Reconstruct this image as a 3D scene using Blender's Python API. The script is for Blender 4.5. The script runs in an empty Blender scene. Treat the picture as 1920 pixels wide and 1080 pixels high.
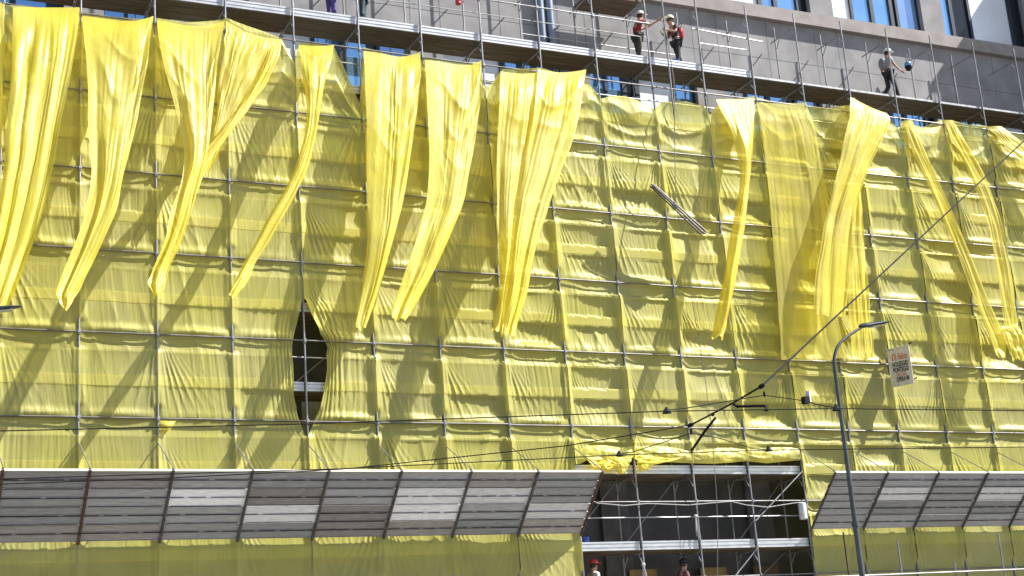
import bpy, math, random
import numpy as np
from mathutils import Vector, Matrix

# ---------------------------------------------------------------- camera, light, exposure
S = bpy.context.scene
COL = S.collection
CAM_LOC = np.array([-6.01616503, -34.64668688, 1.60])
CAM_F = 2848.94                      # focal length in pixels of a 1920 wide picture
CAM_R = np.array([[0.90230065, 0.42770926, -0.05402157],
                  [-0.42512088, 0.86194751, -0.27625843],
                  [-0.07159453, 0.27223386, 0.95956394]])   # columns: right, forward, up
cd = bpy.data.cameras.new('camera'); cam = bpy.data.objects.new('camera', cd); COL.objects.link(cam)
cd.sensor_width = 36.0; cd.lens = CAM_F / 1920 * 36; cd.clip_start = 0.1; cd.clip_end = 2000
M = Matrix.Identity(4)
for i in range(3):
    M[i][0] = CAM_R[i, 0]; M[i][1] = CAM_R[i, 2]; M[i][2] = -CAM_R[i, 1]; M[i][3] = CAM_LOC[i]
cam.matrix_world = M
S.camera = cam

SUN = Vector((0.63, -0.29, 0.72)).normalized()     # direction towards the sun
wd = bpy.data.worlds.new('World'); S.world = wd; wd.use_nodes = True
wn = wd.node_tree; bg = wn.nodes['Background']
sky = wn.nodes.new('ShaderNodeTexSky'); sky.sky_type = 'NISHITA'; sky.sun_disc = False
sky.sun_elevation = math.asin(SUN.z); sky.sun_rotation = math.atan2(SUN.x, SUN.y)
wn.links.new(sky.outputs[0], bg.inputs[0]); bg.inputs[1].default_value = 0.064
ld = bpy.data.lights.new('sun', 'SUN'); ld.energy = 5.0; ld.angle = math.radians(0.5); ld.color = (1.0, 0.95, 0.87)
sun = bpy.data.objects.new('sun', ld); COL.objects.link(sun)
sun.rotation_euler = SUN.to_track_quat('Z', 'Y').to_euler(); sun.location = (20, -20, 40)
S.view_settings.view_transform = 'Standard'; S.view_settings.look = 'None'
S.view_settings.exposure = 1.06; S.view_settings.gamma = 1.0
S.cycles.transparent_max_bounces = 16; S.cycles.max_bounces = 8
S.cycles.sample_clamp_indirect = 6

rng = np.random.default_rng(7)
random.seed(5)

# ---------------------------------------------------------------- measuring the photograph
def ray(x, y):
    d = CAM_R @ np.array([(x - 960) / CAM_F, 1.0, -(y - 540) / CAM_F]); return d / np.linalg.norm(d)
def at(x, y, Y=0.0):
    d = ray(x, y); return CAM_LOC + d * ((Y - CAM_LOC[1]) / d[1])
def atz(x, y, Z):
    d = ray(x, y); return CAM_LOC + d * ((Z - CAM_LOC[2]) / d[2])

BAY, LEV, L0 = 1.8, 2.00783, 8.858       # bay width, lift height, height of the lowest visible ledger
def deck_z(k): return 5.66 + 2.008 * k   # upper side of deck k
YW = 1.42                                # face of the building

# ---------------------------------------------------------------- helpers
WLOC = {}
def wl(o): return WLOC.get(o.name, Vector((0, 0, 0))) if o else Vector((0, 0, 0))
def new_obj(name, me, parent=None):
    o = bpy.data.objects.new(name, me); COL.objects.link(o)
    WLOC[o.name] = Vector((0, 0, 0))
    if parent:
        o.parent = parent; o.location = -wl(parent)
    return o
def tag(o, label=None, cat=None, group=None, kind=None):
    if label: o['label'] = label
    if cat: o['category'] = cat
    if group: o['group'] = group
    if kind: o['kind'] = kind
    return o
def thing(name, label, cat, loc=(0, 0, 0), group=None):
    o = bpy.data.objects.new(name, None); COL.objects.link(o); o.location = loc
    o.empty_display_size = 0.2
    WLOC[o.name] = Vector(loc)
    return tag(o, label, cat, group)

class MB:
    """collects shapes (world coordinates), links them as one mesh"""
    def __init__(s): s.v = []; s.f = []; s.n = 0
    def add(s, v, f):
        v = np.asarray(v, float).reshape(-1, 3); s.v.append(v)
        s.f += [tuple(int(i) + s.n for i in q) for q in f]; s.n += len(v); return s
    def box(s, x0, x1, y0, y1, z0, z1):
        v = [(x, y, z) for z in (z0, z1) for y in (y0, y1) for x in (x0, x1)]
        return s.add(v, [(0, 2, 3, 1), (4, 5, 7, 6), (0, 1, 5, 4), (2, 6, 7, 3), (0, 4, 6, 2), (1, 3, 7, 5)])
    def obox(s, c, ax, ay, az):
        c, ax, ay, az = (np.asarray(q, float) for q in (c, ax, ay, az))
        v = [c + i * ax + j * ay + k * az for k in (-1, 1) for j in (-1, 1) for i in (-1, 1)]
        return s.add(v, [(0, 2, 3, 1), (4, 5, 7, 6), (0, 1, 5, 4), (2, 6, 7, 3), (0, 4, 6, 2), (1, 3, 7, 5)])
    def tube(s, pts, r, seg=8, cap=True):
        pts = [np.asarray(p, float) for p in pts]; n = len(pts)
        rr = r if isinstance(r, (list, tuple, np.ndarray)) else [r] * n
        rings = []; prev = None
        for i, p in enumerate(pts):
            t = pts[min(i + 1, n - 1)] - pts[max(i - 1, 0)]; t = t / (np.linalg.norm(t) + 1e-12)
            if prev is None:
                a = np.array([0, 0, 1.0]) if abs(t[2]) < 0.9 else np.array([1.0, 0, 0])
            else: a = prev
            a = a - t * (a @ t); a /= np.linalg.norm(a); prev = a; b = np.cross(t, a)
            ang = np.arange(seg) * 2 * np.pi / seg
            rings.append(p + rr[i] * (np.cos(ang)[:, None] * a + np.sin(ang)[:, None] * b))
        f = []
        for i in range(n - 1):
            for k in range(seg):
                k2 = (k + 1) % seg
                f.append((i * seg + k, i * seg + k2, (i + 1) * seg + k2, (i + 1) * seg + k))
        if cap:
            f.append(tuple(range(seg))[::-1]); f.append(tuple((n - 1) * seg + k for k in range(seg)))
        return s.add(np.vstack(rings), f)
    def lathe(s, c, prof, seg=16, axis=(0, 0, 1), up=(1, 0, 0)):
        c = np.asarray(c, float); ax = np.asarray(axis, float); ax /= np.linalg.norm(ax)
        a = np.asarray(up, float); a = a - ax * (a @ ax); a /= np.linalg.norm(a); b = np.cross(ax, a)
        ang = np.arange(seg) * 2 * np.pi / seg
        V = np.vstack([c + ax * h + r * (np.cos(ang)[:, None] * a + np.sin(ang)[:, None] * b) for r, h in prof])
        f = []
        for i in range(len(prof) - 1):
            for k in range(seg):
                k2 = (k + 1) % seg; f.append((i * seg + k, i * seg + k2, (i + 1) * seg + k2, (i + 1) * seg + k))
        f.append(tuple(range(seg))[::-1]); f.append(tuple((len(prof) - 1) * seg + k for k in range(seg)))
        return s.add(V, f)
    def ball(s, c, r, seg=12, rings=8):
        c = np.asarray(c, float); r = np.asarray(r if hasattr(r, '__len__') else (r, r, r), float)
        V = []; f = []
        for i in range(rings + 1):
            th = math.pi * (0.02 + 0.96 * i / rings)
            for k in range(seg):
                ph = 2 * math.pi * k / seg
                V.append(c + r * np.array([math.sin(th) * math.cos(ph), math.sin(th) * math.sin(ph), math.cos(th)]))
        for i in range(rings):
            for k in range(seg):
                k2 = (k + 1) % seg; f.append((i * seg + k, (i + 1) * seg + k, (i + 1) * seg + k2, i * seg + k2))
        f.append(tuple(range(seg))); f.append(tuple(rings * seg + k for k in range(seg))[::-1])
        return s.add(V, f)
    def build(s, name, mat, parent=None, smooth=True):
        me = bpy.data.meshes.new(name); V = np.vstack(s.v)
        me.from_pydata(V.tolist(), [], s.f)
        if mat: me.materials.append(mat)
        if smooth:
            me.polygons.foreach_set('use_smooth', [True] * len(me.polygons))
            me.set_sharp_from_angle(angle=math.radians(42))
        me.update()
        return new_obj(name, me, parent)

def grid_obj(name, P, mat, parent=None):
    """P: one or several grids, rows x cols x 3, linked as one mesh"""
    Ps = P if isinstance(P, list) else [P]; V = []; Q = []; n0 = 0
    for P in Ps:
        r, c, _ = P.shape; V.append(P.reshape(-1, 3))
        i = np.arange(r - 1)[:, None] * c + np.arange(c - 1)[None, :] + n0
        Q.append(np.stack([i, i + 1, i + c + 1, i + c], -1).reshape(-1, 4)); n0 += r * c
    V, Q = np.vstack(V), np.vstack(Q); nf = len(Q); me = bpy.data.meshes.new(name)
    me.vertices.add(len(V)); me.vertices.foreach_set('co', V.reshape(-1).astype(np.float32))
    me.loops.add(nf * 4); me.loops.foreach_set('vertex_index', Q.reshape(-1).astype(np.int32))
    me.polygons.add(nf); me.polygons.foreach_set('loop_start', (np.arange(nf) * 4).astype(np.int32))
    me.polygons.foreach_set('use_smooth', np.ones(nf, bool))
    me.update(calc_edges=True); me.materials.append(mat)
    return new_obj(name, me, parent)

def vnoise(x, y, seed):
    """smooth value noise in [-1,1]"""
    g = np.random.default_rng(seed).uniform(-1, 1, (64, 64))
    xi = np.floor(x).astype(int); yi = np.floor(y).astype(int); fx = x - xi; fy = y - yi
    fx = fx * fx * (3 - 2 * fx); fy = fy * fy * (3 - 2 * fy)
    a = g[xi % 64, yi % 64]; b = g[(xi + 1) % 64, yi % 64]; c = g[xi % 64, (yi + 1) % 64]; d = g[(xi + 1) % 64, (yi + 1) % 64]
    return (a * (1 - fx) + b * fx) * (1 - fy) + (c * (1 - fx) + d * fx) * fy
def sst(a, b, x):
    t = np.clip((x - a) / (b - a), 0, 1); return t * t * (3 - 2 * t)

# ---------------------------------------------------------------- materials
def mat(name, col, rough=0.6, metal=0.0, var=0.0, scale=4.0, col2=None, stretch=(1, 1, 1), bump=0.0, spec=0.5, detail=5):
    m = bpy.data.materials.new(name); m.use_nodes = True; nt = m.node_tree; p = nt.nodes['Principled BSDF']
    p.inputs['Base Color'].default_value = (*col, 1); p.inputs['Roughness'].default_value = rough
    p.inputs['Metallic'].default_value = metal; p.inputs['Specular IOR Level'].default_value = spec
    if var or col2 or bump:
        tc = nt.nodes.new('ShaderNodeTexCoord'); mp = nt.nodes.new('ShaderNodeMapping'); mp.inputs['Scale'].default_value = stretch
        nz = nt.nodes.new('ShaderNodeTexNoise'); nz.inputs['Scale'].default_value = scale; nz.inputs['Detail'].default_value = detail
        nt.links.new(tc.outputs['Object'], mp.inputs[0]); nt.links.new(mp.outputs[0], nz.inputs['Vector'])
        if var or col2:
            cr = nt.nodes.new('ShaderNodeValToRGB'); e = cr.color_ramp.elements
            e[0].position = 0.35; e[1].position = 0.68
            c2 = col2 if col2 else tuple(min(1, c * (1 + var)) for c in col)
            c1 = col if col2 else tuple(c * (1 - var) for c in col)
            e[0].color = (*c1, 1); e[1].color = (*c2, 1)
            nt.links.new(nz.outputs['Fac'], cr.inputs[0]); nt.links.new(cr.outputs[0], p.inputs['Base Color'])
        if bump:
            bp = nt.nodes.new('ShaderNodeBump'); bp.inputs['Strength'].default_value = bump; bp.inputs['Distance'].default_value = 0.02
            nt.links.new(nz.outputs['Fac'], bp.inputs['Height']); nt.links.new(bp.outputs[0], p.inputs['Normal'])
    return m

def fabric(name, dcol, tcol, opacity, trans, wr=0.35):
    m = bpy.data.materials.new(name); m.use_nodes = True; nt = m.node_tree; nt.nodes.clear()
    out = nt.nodes.new('ShaderNodeOutputMaterial')
    df = nt.nodes.new('ShaderNodeBsdfDiffuse'); tl = nt.nodes.new('ShaderNodeBsdfTranslucent'); tp = nt.nodes.new('ShaderNodeBsdfTransparent')
    gl = nt.nodes.new('ShaderNodeBsdfGlossy'); gl.inputs['Roughness'].default_value = 0.42; gl.inputs['Color'].default_value = (1, 0.95, 0.75, 1)
    tl.inputs['Color'].default_value = (*tcol, 1); tp.inputs['Color'].default_value = (1, 0.95, 0.45, 1)
    tc = nt.nodes.new('ShaderNodeTexCoord'); mp = nt.nodes.new('ShaderNodeMapping'); mp.inputs['Scale'].default_value = (1, 1, 0.12)
    nz = nt.nodes.new('ShaderNodeTexNoise'); nz.inputs['Scale'].default_value = 22; nz.inputs['Detail'].default_value = 4
    nt.links.new(tc.outputs['Object'], mp.inputs[0]); nt.links.new(mp.outputs[0], nz.inputs['Vector'])
    bp = nt.nodes.new('ShaderNodeBump'); bp.inputs['Strength'].default_value = wr; bp.inputs['Distance'].default_value = 0.03
    nt.links.new(nz.outputs['Fac'], bp.inputs['Height'])
    nz2 = nt.nodes.new('ShaderNodeTexNoise'); nz2.inputs['Scale'].default_value = 1.3; nz2.inputs['Detail'].default_value = 6
    nt.links.new(tc.outputs['Object'], nz2.inputs['Vector'])
    cr = nt.nodes.new('ShaderNodeValToRGB'); e = cr.color_ramp.elements; e[0].position = 0.3; e[1].position = 0.7
    e[0].color = (*[c * 0.88 for c in dcol], 1); e[1].color = (*[min(1, c * 1.06) for c in dcol], 1)
    nt.links.new(nz2.outputs['Fac'], cr.inputs[0])
    oi = nt.nodes.new('ShaderNodeObjectInfo'); hs = nt.nodes.new('ShaderNodeHueSaturation')
    mr = nt.nodes.new('ShaderNodeMapRange'); mr.inputs[3].default_value = 0.90; mr.inputs[4].default_value = 1.06
    ms = nt.nodes.new('ShaderNodeMapRange'); ms.inputs[3].default_value = 0.86; ms.inputs[4].default_value = 1.06
    nz3 = nt.nodes.new('ShaderNodeTexNoise'); nz3.inputs['Scale'].default_value = 0.45; nz3.inputs['Detail'].default_value = 7
    nt.links.new(tc.outputs['Object'], nz3.inputs['Vector']); nt.links.new(nz3.outputs['Fac'], ms.inputs[0]); ms.inputs[1].default_value = 0.3; ms.inputs[2].default_value = 0.6
    nt.links.new(oi.outputs['Random'], mr.inputs[0]); nt.links.new(mr.outputs[0], hs.inputs['Value']); nt.links.new(ms.outputs[0], hs.inputs['Saturation'])
    nt.links.new(cr.outputs[0], hs.inputs['Color']); nt.links.new(hs.outputs[0], df.inputs['Color'])
    for n in (df, tl, gl): nt.links.new(bp.outputs[0], n.inputs['Normal'])
    m1 = nt.nodes.new('ShaderNodeMixShader'); m1.inputs[0].default_value = trans
    m2 = nt.nodes.new('ShaderNodeMixShader'); m2.inputs[0].default_value = 0.06
    m3 = nt.nodes.new('ShaderNodeMixShader'); m3.inputs[0].default_value = opacity
    nt.links.new(df.outputs[0], m1.inputs[1]); nt.links.new(tl.outputs[0], m1.inputs[2])
    nt.links.new(m1.outputs[0], m2.inputs[1]); nt.links.new(gl.outputs[0], m2.inputs[2])
    nt.links.new(tp.outputs[0], m3.inputs[1]); nt.links.new(m2.outputs[0], m3.inputs[2])
    nt.links.new(m3.outputs[0], out.inputs[0])
    return m

NET = fabric('yellow_netting', (0.675, 0.645, 0.185), (0.80, 0.725, 0.085), 0.69, 0.20, 0.26)
SHEER = fabric('sheer_netting', (0.70, 0.64, 0.14), (0.85, 0.72, 0.05), 0.52, 0.30, 0.2)
FLAP = fabric('yellow_netting_flap', (0.88, 0.81, 0.14), (1.0, 0.77, 0.025), 0.78, 0.42, 0.25)
GALV = mat('galvanised_steel', (0.42, 0.43, 0.45), 0.42, 0.55, 0.18, 6)
TUBE = mat('scaffold_tube', (0.31, 0.32, 0.34), 0.45, 0.45, 0.3, 3, stretch=(1, 1, 0.6))
TUBED = mat('dark_ledger_tube', (0.17, 0.165, 0.17), 0.5, 0.35, 0.3, 2.5)
TOE = mat('toe_board_steel', (0.62, 0.64, 0.67), 0.38, 0.45, 0.12, 3, stretch=(1, 1, 4))
DECKM = mat('deck_board', (0.10, 0.075, 0.048), 0.75, 0.0, scale=3, col2=(0.20, 0.155, 0.105), stretch=(0.4, 8, 8))
RUST = mat('rusty_tube', (0.10, 0.055, 0.035), 0.8, 0.1, 0.4, 8)
PLASTER = mat('grey_plaster', (0.228, 0.226, 0.238), 0.9, 0, scale=1.6, col2=(0.31, 0.306, 0.318), bump=0.1, detail=9)
STONE = mat('ledge_stone', (0.25, 0.228, 0.222), 0.85, 0, scale=2.2, col2=(0.33, 0.302, 0.294), detail=9)
DARKW = mat('shaded_interior', (0.058, 0.055, 0.056), 0.6, 0, 0.3, 1.2)  # darkness of the unlit interior put into the colour
FRAME = mat('window_frame', (0.035, 0.045, 0.06), 0.4, 0.3)
FRAMEL = mat('light_mullion', (0.45, 0.48, 0.50), 0.4, 0.3)
SKYG = mat('sky_reflection_glass', (0.32, 0.60, 1.0), 0.06, 0.75, 0.12, 0.5)  # blue of the reflected sky put into the glass colour
REFLG = mat('pale_reflection_glass', (0.80, 0.86, 0.95), 0.25, 0.1, 0.08, 0.6)  # bright reflections in the panes painted as a pale base colour
DARKG = mat('dark_glass', (0.015, 0.02, 0.028), 0.08, 0.0)
ASPH = mat('asphalt', (0.045, 0.045, 0.047), 0.9, 0, 0.3, 8, bump=0.2)
PAVE = mat('pavement_stone', (0.33, 0.315, 0.30), 0.85, 0, 0.2, 3)
WIRE = mat('wire_black', (0.022, 0.022, 0.023), 0.8, 0.0, spec=0.15)
LAMPM = mat('lamp_post_paint', (0.095, 0.11, 0.12), 0.4, 0.3, 0.2, 2)
ROPE = mat('rope', (0.20, 0.20, 0.20), 0.9)
def flat(name, c, r=0.7): return mat(name, c, r, 0, 0.12, 9)

# ---------------------------------------------------------------- ground
def structure(name, mb, m):
    o = mb.build(name, m, None, smooth=False); o['kind'] = 'structure'; return o
structure('ground', MB().box(-400, 400, -400, 400, -0.5, -0.004), PAVE)
structure('road', MB().box(-400, 400, -26, -7.2, -0.003, 0.004), ASPH)
structure('pavement', MB().box(-400, 400, -7.0, 1.3, -0.002, 0.13), PAVE)
structure('kerb', MB().box(-400, 400, -7.2, -7.0, -0.002, 0.135), STONE)

# ---------------------------------------------------------------- office building
bld = thing('office_building', 'grey plastered office building with glass windows whose blue is painted sky reflection, behind the scaffold', 'building', (13, YW + 2, 0))
PIER0, PER = 28.65, 4.72
piers = [PIER0 + PER * i for i in range(-9, 2)]
X0B, X1B = piers[0] - 2, 33.98
w = MB()
w.box(X0B, X1B, YW, YW + 0.5, 20.06, 22.42)                       # spandrel under the ledge
for p in piers:
    w.box(p - 0.46, p + 0.46, YW + 0.002, YW + 0.6, 22.86, 26.6)
    w.box(p - 0.5, p + 0.5, YW + 0.002, YW + 0.6, 16.2, 20.058)
w.box(X0B, X1B, YW, YW + 0.5, 13.9, 16.198)
w.build('wall', PLASTER, bld)
j = MB()
for p in piers:
    for o_ in (-.46, .46, 2.36): j.box(p + o_ - .006, p + o_ + .006, YW - .0025, YW + .01, 20.07, 22.41)
j.box(X0B, X1B, YW - .003, YW + .01, 21.10, 21.112)
j.build('panel_joint', FRAME, bld, smooth=False)
MB().box(X0B, X1B, YW - 0.22, YW + 0.5, 22.422, 22.858).build('ledge', STONE, bld, smooth=False)
MB().box(X0B, X1B, YW - 0.05, YW + 0.5, 26.602, 28.2).build('roof_parapet', STONE, bld, smooth=False)
c = MB().box(X0B, X1B, YW + 0.1, YW + 0.6, 0.0, 13.898)
c.build('shaded_interior', DARKW, bld, smooth=False)  # dark sheet standing in for the unlit recess behind the scaffold
c = MB()
for p in piers: c.box(p - 0.42, p + 0.42, YW - 0.02, YW + 0.09, 0.0, 13.896)
c.build('column_facing', mat('column_facing', (0.11, 0.105, 0.105), 0.8, 0, 0.25, 2), bld, smooth=False)
MB().box(5.75, 7.1, YW + 0.06, YW + 0.098, 7.8, 9.75).build('infill_panel', mat('infill_grey', (0.30, 0.29, 0.29), 0.8, 0, 0.2, 2), bld, smooth=False)
MB().box(X0B, X1B, YW + 0.9, YW + 8, 0.0, 26.6).build('interior_core', DARKW, bld, smooth=False)
LAY = [(0.0, .24, 'W'), (.25, .46, 'B'), (.48, .68, 'B'), (.70, .75, 'D'), (.76, 1.0, 'C')]
LAY2 = [(0.0, .14, 'B'), (.16, .36, 'D'), (.37, .86, 'W'), (.88, 1.0, 'D')]
LAY3 = [(0.0, .32, 'B'), (.34, .44, 'D'), (.46, .80, 'W'), (.81, 1.0, 'B')]
LAY4 = [(0.0, .50, 'W'), (.52, .66, 'B'), (.68, .90, 'B'), (.92, 1.0, 'D')]
MG = {'W': REFLG, 'B': SKYG, 'D': DARKG}
SKYG2 = mat('sky_reflection_glass_pale', (0.36, 0.55, 0.90), 0.08, 0.6, 0.1, 0.5)  # paler sky reflection painted into the pane colour
MG['C'] = SKYG2
for i, p in enumerate(piers[:-1]):
    for row, (za, zb) in enumerate([(22.86, 26.6), (16.2, 20.056)]):
        hw = 0.46 if row == 0 else 0.5
        xa, xb = p + hw, piers[i + 1] - hw; W_ = xb - xa
        lay = (LAY4, LAY, LAY2)[max(0, min(2, i - 7))] if row == 0 else (LAY3, LAY, LAY4)[i % 3]
        fr = MB(); yb = YW + 0.20
        ed = sorted(set([0.0, 1.0] + [q for a, b_, _ in lay for q in (a, b_)]))
        fr.box(xa, xb, yb + 0.10, yb + 0.14, za, zb)
        for a in (0.0, 1.0): fr.box(xa + W_ * a - (0.05 if a else 0), xa + W_ * a + (0 if a else 0.05), yb - 0.03, yb + 0.098, za, zb)
        for (a, b_, k), nx in zip(lay[:-1], lay[1:]):
            fr.box(xa + W_ * b_ - 0.035, xa + W_ * nx[0] + 0.035, yb - 0.04, yb + 0.097, za + 0.002, zb - 0.002)
        fr.box(xa + 0.05, xb - 0.05, yb - 0.02, yb + 0.096, za, za + 0.05); fr.box(xa + 0.05, xb - 0.05, yb - 0.02, yb + 0.096, zb - 0.06, zb)
        wo = fr.build('window', FRAME, bld, smooth=False)
        for a, b_, k in lay:
            g = MB().box(xa + W_ * a + 0.002, xa + W_ * b_ - 0.002, yb + 0.03, yb + 0.05, za + 0.052, zb - 0.062)
            g.build('pane', MG[k], wo, smooth=False)
            if k == 'B' and b_ - a > 0.23:
                MB().box(xa + W_ * (a + b_) / 2 - 0.04, xa + W_ * (a + b_) / 2 + 0.04, yb - 0.035, yb + 0.028, za + 0.052, zb - 0.062).build('mullion', FRAMEL if row == 0 else FRAME, wo, smooth=False)
for x in (13.42, 13.73):
    MB().tube([(x, YW - 0.14, 16.0), (x, YW - 0.14, 22.3)], 0.11, 14).build('downpipe', mat('downpipe_paint', (0.24, 0.29, 0.38), 0.4, 0.3, 0.1, 2), bld)

nb = thing('unseen_shadow_building', 'unseen plain grey building added beyond the right edge to shade the facade', 'building', (39, 4, 0))  # unseen block added to cast the diagonal shadow on the right of the wall
MB().box(34.0, 44.0, -1.15, 9.0, 0.0, 27.45).build('wall', PLASTER, nb, smooth=False)
rf = MB().box(33.9, 44.2, -1.3, 9.1, 27.46, 27.7).build('roof', STONE, nb, smooth=False)
for zz in (5, 9, 13, 17, 21, 24.5):
    for xx in (35.4, 38.2, 41.0):
        wf = MB().box(xx, xx + 1.5, -1.20, -1.152, zz, zz + 1.9).build('window', FRAME, nb, smooth=False)
        MB().box(xx + .08, xx + 1.42, -1.215, -1.202, zz + .08, zz + 1.82).build('pane', SKYG, wf, smooth=False)
# ---------------------------------------------------------------- scaffold
scf = thing('scaffold', 'tall steel tube scaffold with decks, carrying the yellow netting', 'scaffold', (13, 0, 0))
C0, C1 = -3, 18
TOPX = {}
for cidx in range(C0, C1 + 1):
    X = cidx * BAY
    for yy in (0.0, 1.05):
        top = 22.02 if cidx >= 10 else 24.0
        b = MB().tube([(X, yy, 0.13), (X, yy, top)], 0.0245, 10)
        for k in range(8):                                          # spigot joints between the lifts
            b.tube([(X, yy, 5.80 + 2.008 * k), (X, yy, 5.95 + 2.008 * k)], 0.032, 10)
        if yy == 0.0:                                               # couplers where the ledgers cross
            for k in range(-2, 7):
                z = L0 + LEV * k
                if k > 5 and cidx > 8: continue
                b.tube([(X, -0.006, z - 0.06), (X, -0.006, z + 0.06)], 0.044, 10)
                b.box(X - 0.03, X + 0.03, -0.075, -0.02, z - 0.032, z + 0.032)
        b.build('standard', TUBE, scf)
    # transoms and gussets of the frames
    for k in range(0, 9):
        z = deck_z(k) - 0.14
        if k == 8 and cidx < 4: pass
        MB().tube([(X, 0.0, z), (X, 1.28, z)], 0.021, 8).tube([(X, 0.03, z - 0.30), (X, 0.22, z - 0.02)], 0.013, 6).tube([(X, 1.02, z - 0.30), (X, 0.80, z - 0.02)], 0.013, 6).build('transom', TUBE, scf) if (k in (0, 1, 7, 8) or cidx % 2 == 0) else None
def seg3(lo, hi): return [(a, min(a + 3, hi)) for a in range(lo, hi, 3)]
for k in range(-3, 7):
    z = L0 + LEV * k
    for a, b_ in seg3(C0, 9 if k == 6 else C1):
        jz = rng.uniform(-0.012, 0.012)
        MB().tube([(a * BAY - 0.06, -0.036, z + jz), (b_ * BAY + 0.06, -0.036, z - jz)], 0.021, 8).build('ledger', TUBED if k < 6 else TUBE, scf)
    for a, b_ in seg3(C0, 9 if k == 6 else C1):
        MB().tube([(a * BAY, 0.072, z - 0.40), (b_ * BAY, 0.072, z - 0.40)], 0.013 if k == 6 else 0.017, 8).build('guard_rail', TUBE if k == 6 else GALV, scf)
MB().tube([(7 * BAY, 1.08, 20.6), (10 * BAY, 1.08, 20.6)], 0.017, 8).build('guard_rail', GALV, scf)
MB().tube([(9.9 * BAY, 0.03, 21.0), (11.3 * BAY, 0.03, 20.9)], 0.02, 8).build('guard_rail', GALV, scf)
MB().tube([(10 * BAY, 0.03, 20.55), (11.0 * BAY, 0.03, 20.55)], 0.015, 8).build('guard_rail', GALV, scf)

def deck(mb, xa, xb, z):
    n = 3; w_ = 0.345
    for i in range(n):
        y0 = 0.088 + i * (w_ + 0.008)
        mb.box(xa + 0.015, xb - 0.015, y0, y0 + w_, z - 0.055, z)
        mb.box(xa + 0.016, xb - 0.016, y0 + 0.001, y0 + 0.03, z - 0.075, z - 0.0552); mb.box(xa + 0.016, xb - 0.016, y0 + w_ - 0.03, y0 + w_ - 0.001, z - 0.075, z - 0.0552)
    return mb
def toe(mb, xa, xb, z):
    za, zb = z - 0.055, z + 0.17
    # ribbed profile: two flats with a groove
    for p0, p1, yy in ((za, za + 0.045, -0.010), (za + 0.0455, za + 0.085, 0.016), (za + 0.0855, za + 0.150, -0.006), (za + 0.1505, za + 0.180, 0.016), (za + 0.1805, zb, -0.010)):
        mb.box(xa + 0.03, xb - 0.03, yy + 0.064, 0.0875, p0, p1)
    return mb
for k in range(-1, 9):
    z = deck_z(k)
    if k == 8: spans = [(8, 9)]
    elif k == 7: spans = [(a, a + 1) for a in range(C0, C1)]
    elif k in (0, 1): spans = seg3(C0, 6) + [(a, a + 1) for a in range(6, 12)] + seg3(12, C1)
    else: spans = seg3(C0, C1)
    for a, b_ in spans:
        deck(MB(), a * BAY, b_ * BAY, z).build('deck', DECKM, scf, smooth=False)
        if k < 7 or (k == 7 and b_ <= 11):
            toe(MB(), a * BAY, b_ * BAY, z).build('toe_board', TOE, scf, smooth=False)
        elif k == 7:
            MB().box(a * BAY + 0.02, b_ * BAY - 0.02, 0.062, 0.0865, z - 0.05, z + 0.012).build('deck_edge', GALV, scf, smooth=False)
# diagonal braces seen in the two openings and at the top
for X0_, z0_, X1_, z1_, yy in [(12.65, 5.8, 14.4, 7.6, 0.98), (14.4, 5.8, 16.2, 7.6, 0.98), (18.0, 6.3, 19.8, 7.7, -0.06), (18.0, 5.8, 19.8, 7.6, 0.98),
                               (18.0, 4.4, 19.8, 5.7, 0.98), (16.2, 4.0, 18.0, 5.6, -0.06), (5.4, 10.0, 7.2, 11.5, 0.98), (4.2, 8.9, 5.4, 9.7, 0.98), (3.6, 11.8, 5.6, 9.9, 0.98)]:
    MB().tube([(X0_, yy, z0_), (X1_, yy, z1_)], 0.017, 8).build('diagonal_brace', TUBE, scf)

# ---------------------------------------------------------------- yellow netting, one sheet per scaffold bay
TOPPX = [(-330, -10), (-150, 0), (-4, 2), (10, 4), (28, 10), (85, 18), (148, 25), (153, 22), (215, 33), (288, 38), (293, 33), (350, 42), (418, 36), (424, 34), (470, 52), (527, 73),
         (548, 112), (551, 118), (562, 80), (595, 83), (627, 90), (650, 140), (674, 195), (681, 88), (730, 102), (787, 112), (793, 108), (850, 117), (901, 117),
         (905, 160), (915, 165), (942, 130), (980, 131), (1010, 128), (1014, 127), (1060, 140), (1098, 150), (1112, 165), (1126, 186), (1145, 180), (1170, 180), (1195, 188), (1226, 206), (1240, 192),
         (1285, 192), (1320, 200), (1330, 217), (1355, 184), (1385, 184), (1414, 180), (1460, 195), (1509, 199), (1550, 205), (1592, 198), (1600, 182), (1640, 203), (1668, 222), (1684, 240), (1693, 226), (1730, 238),
         (1767, 224), (1810, 236), (1849, 236), (1890, 248), (1925, 250), (1990, 262), (2100, 280)]
_tp = np.array([at(x, y, -0.02)[[0, 2]] for x, y in TOPPX]); _o = np.argsort(_tp[:, 0]); _tp = _tp[_o]
def top_z(X): return np.interp(X, _tp[:, 0], _tp[:, 1])

HOLE_L = [(568, 562), (557, 605), (550, 640), (548, 660), (550, 700), (551, 745), (560, 780), (574, 815)]
HOLE_R = [(571, 562), (582, 590), (598, 620), (612, 643), (615, 652), (611, 668), (611, 695), (606, 732), (598, 768), (588, 795), (577, 818)]
def hole(pts, z):
    q = np.array([at(x, y, 0)[[0, 2]] for x, y in pts]); q = q[np.argsort(q[:, 1])]
    return np.interp(z, q[:, 1], q[:, 0], left=3 * BAY, right=3 * BAY)
HEMPX = [(1075, 872), (1090, 868), (1100, 862), (1130, 864), (1165, 866), (1188, 858), (1210, 862), (1250, 866), (1298, 868), (1340, 869), (1400, 864), (1440, 868), (1500, 862)]
_hp = np.array([at(x, y, -0.03)[[0, 2]] for x, y in HEMPX])

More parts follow.
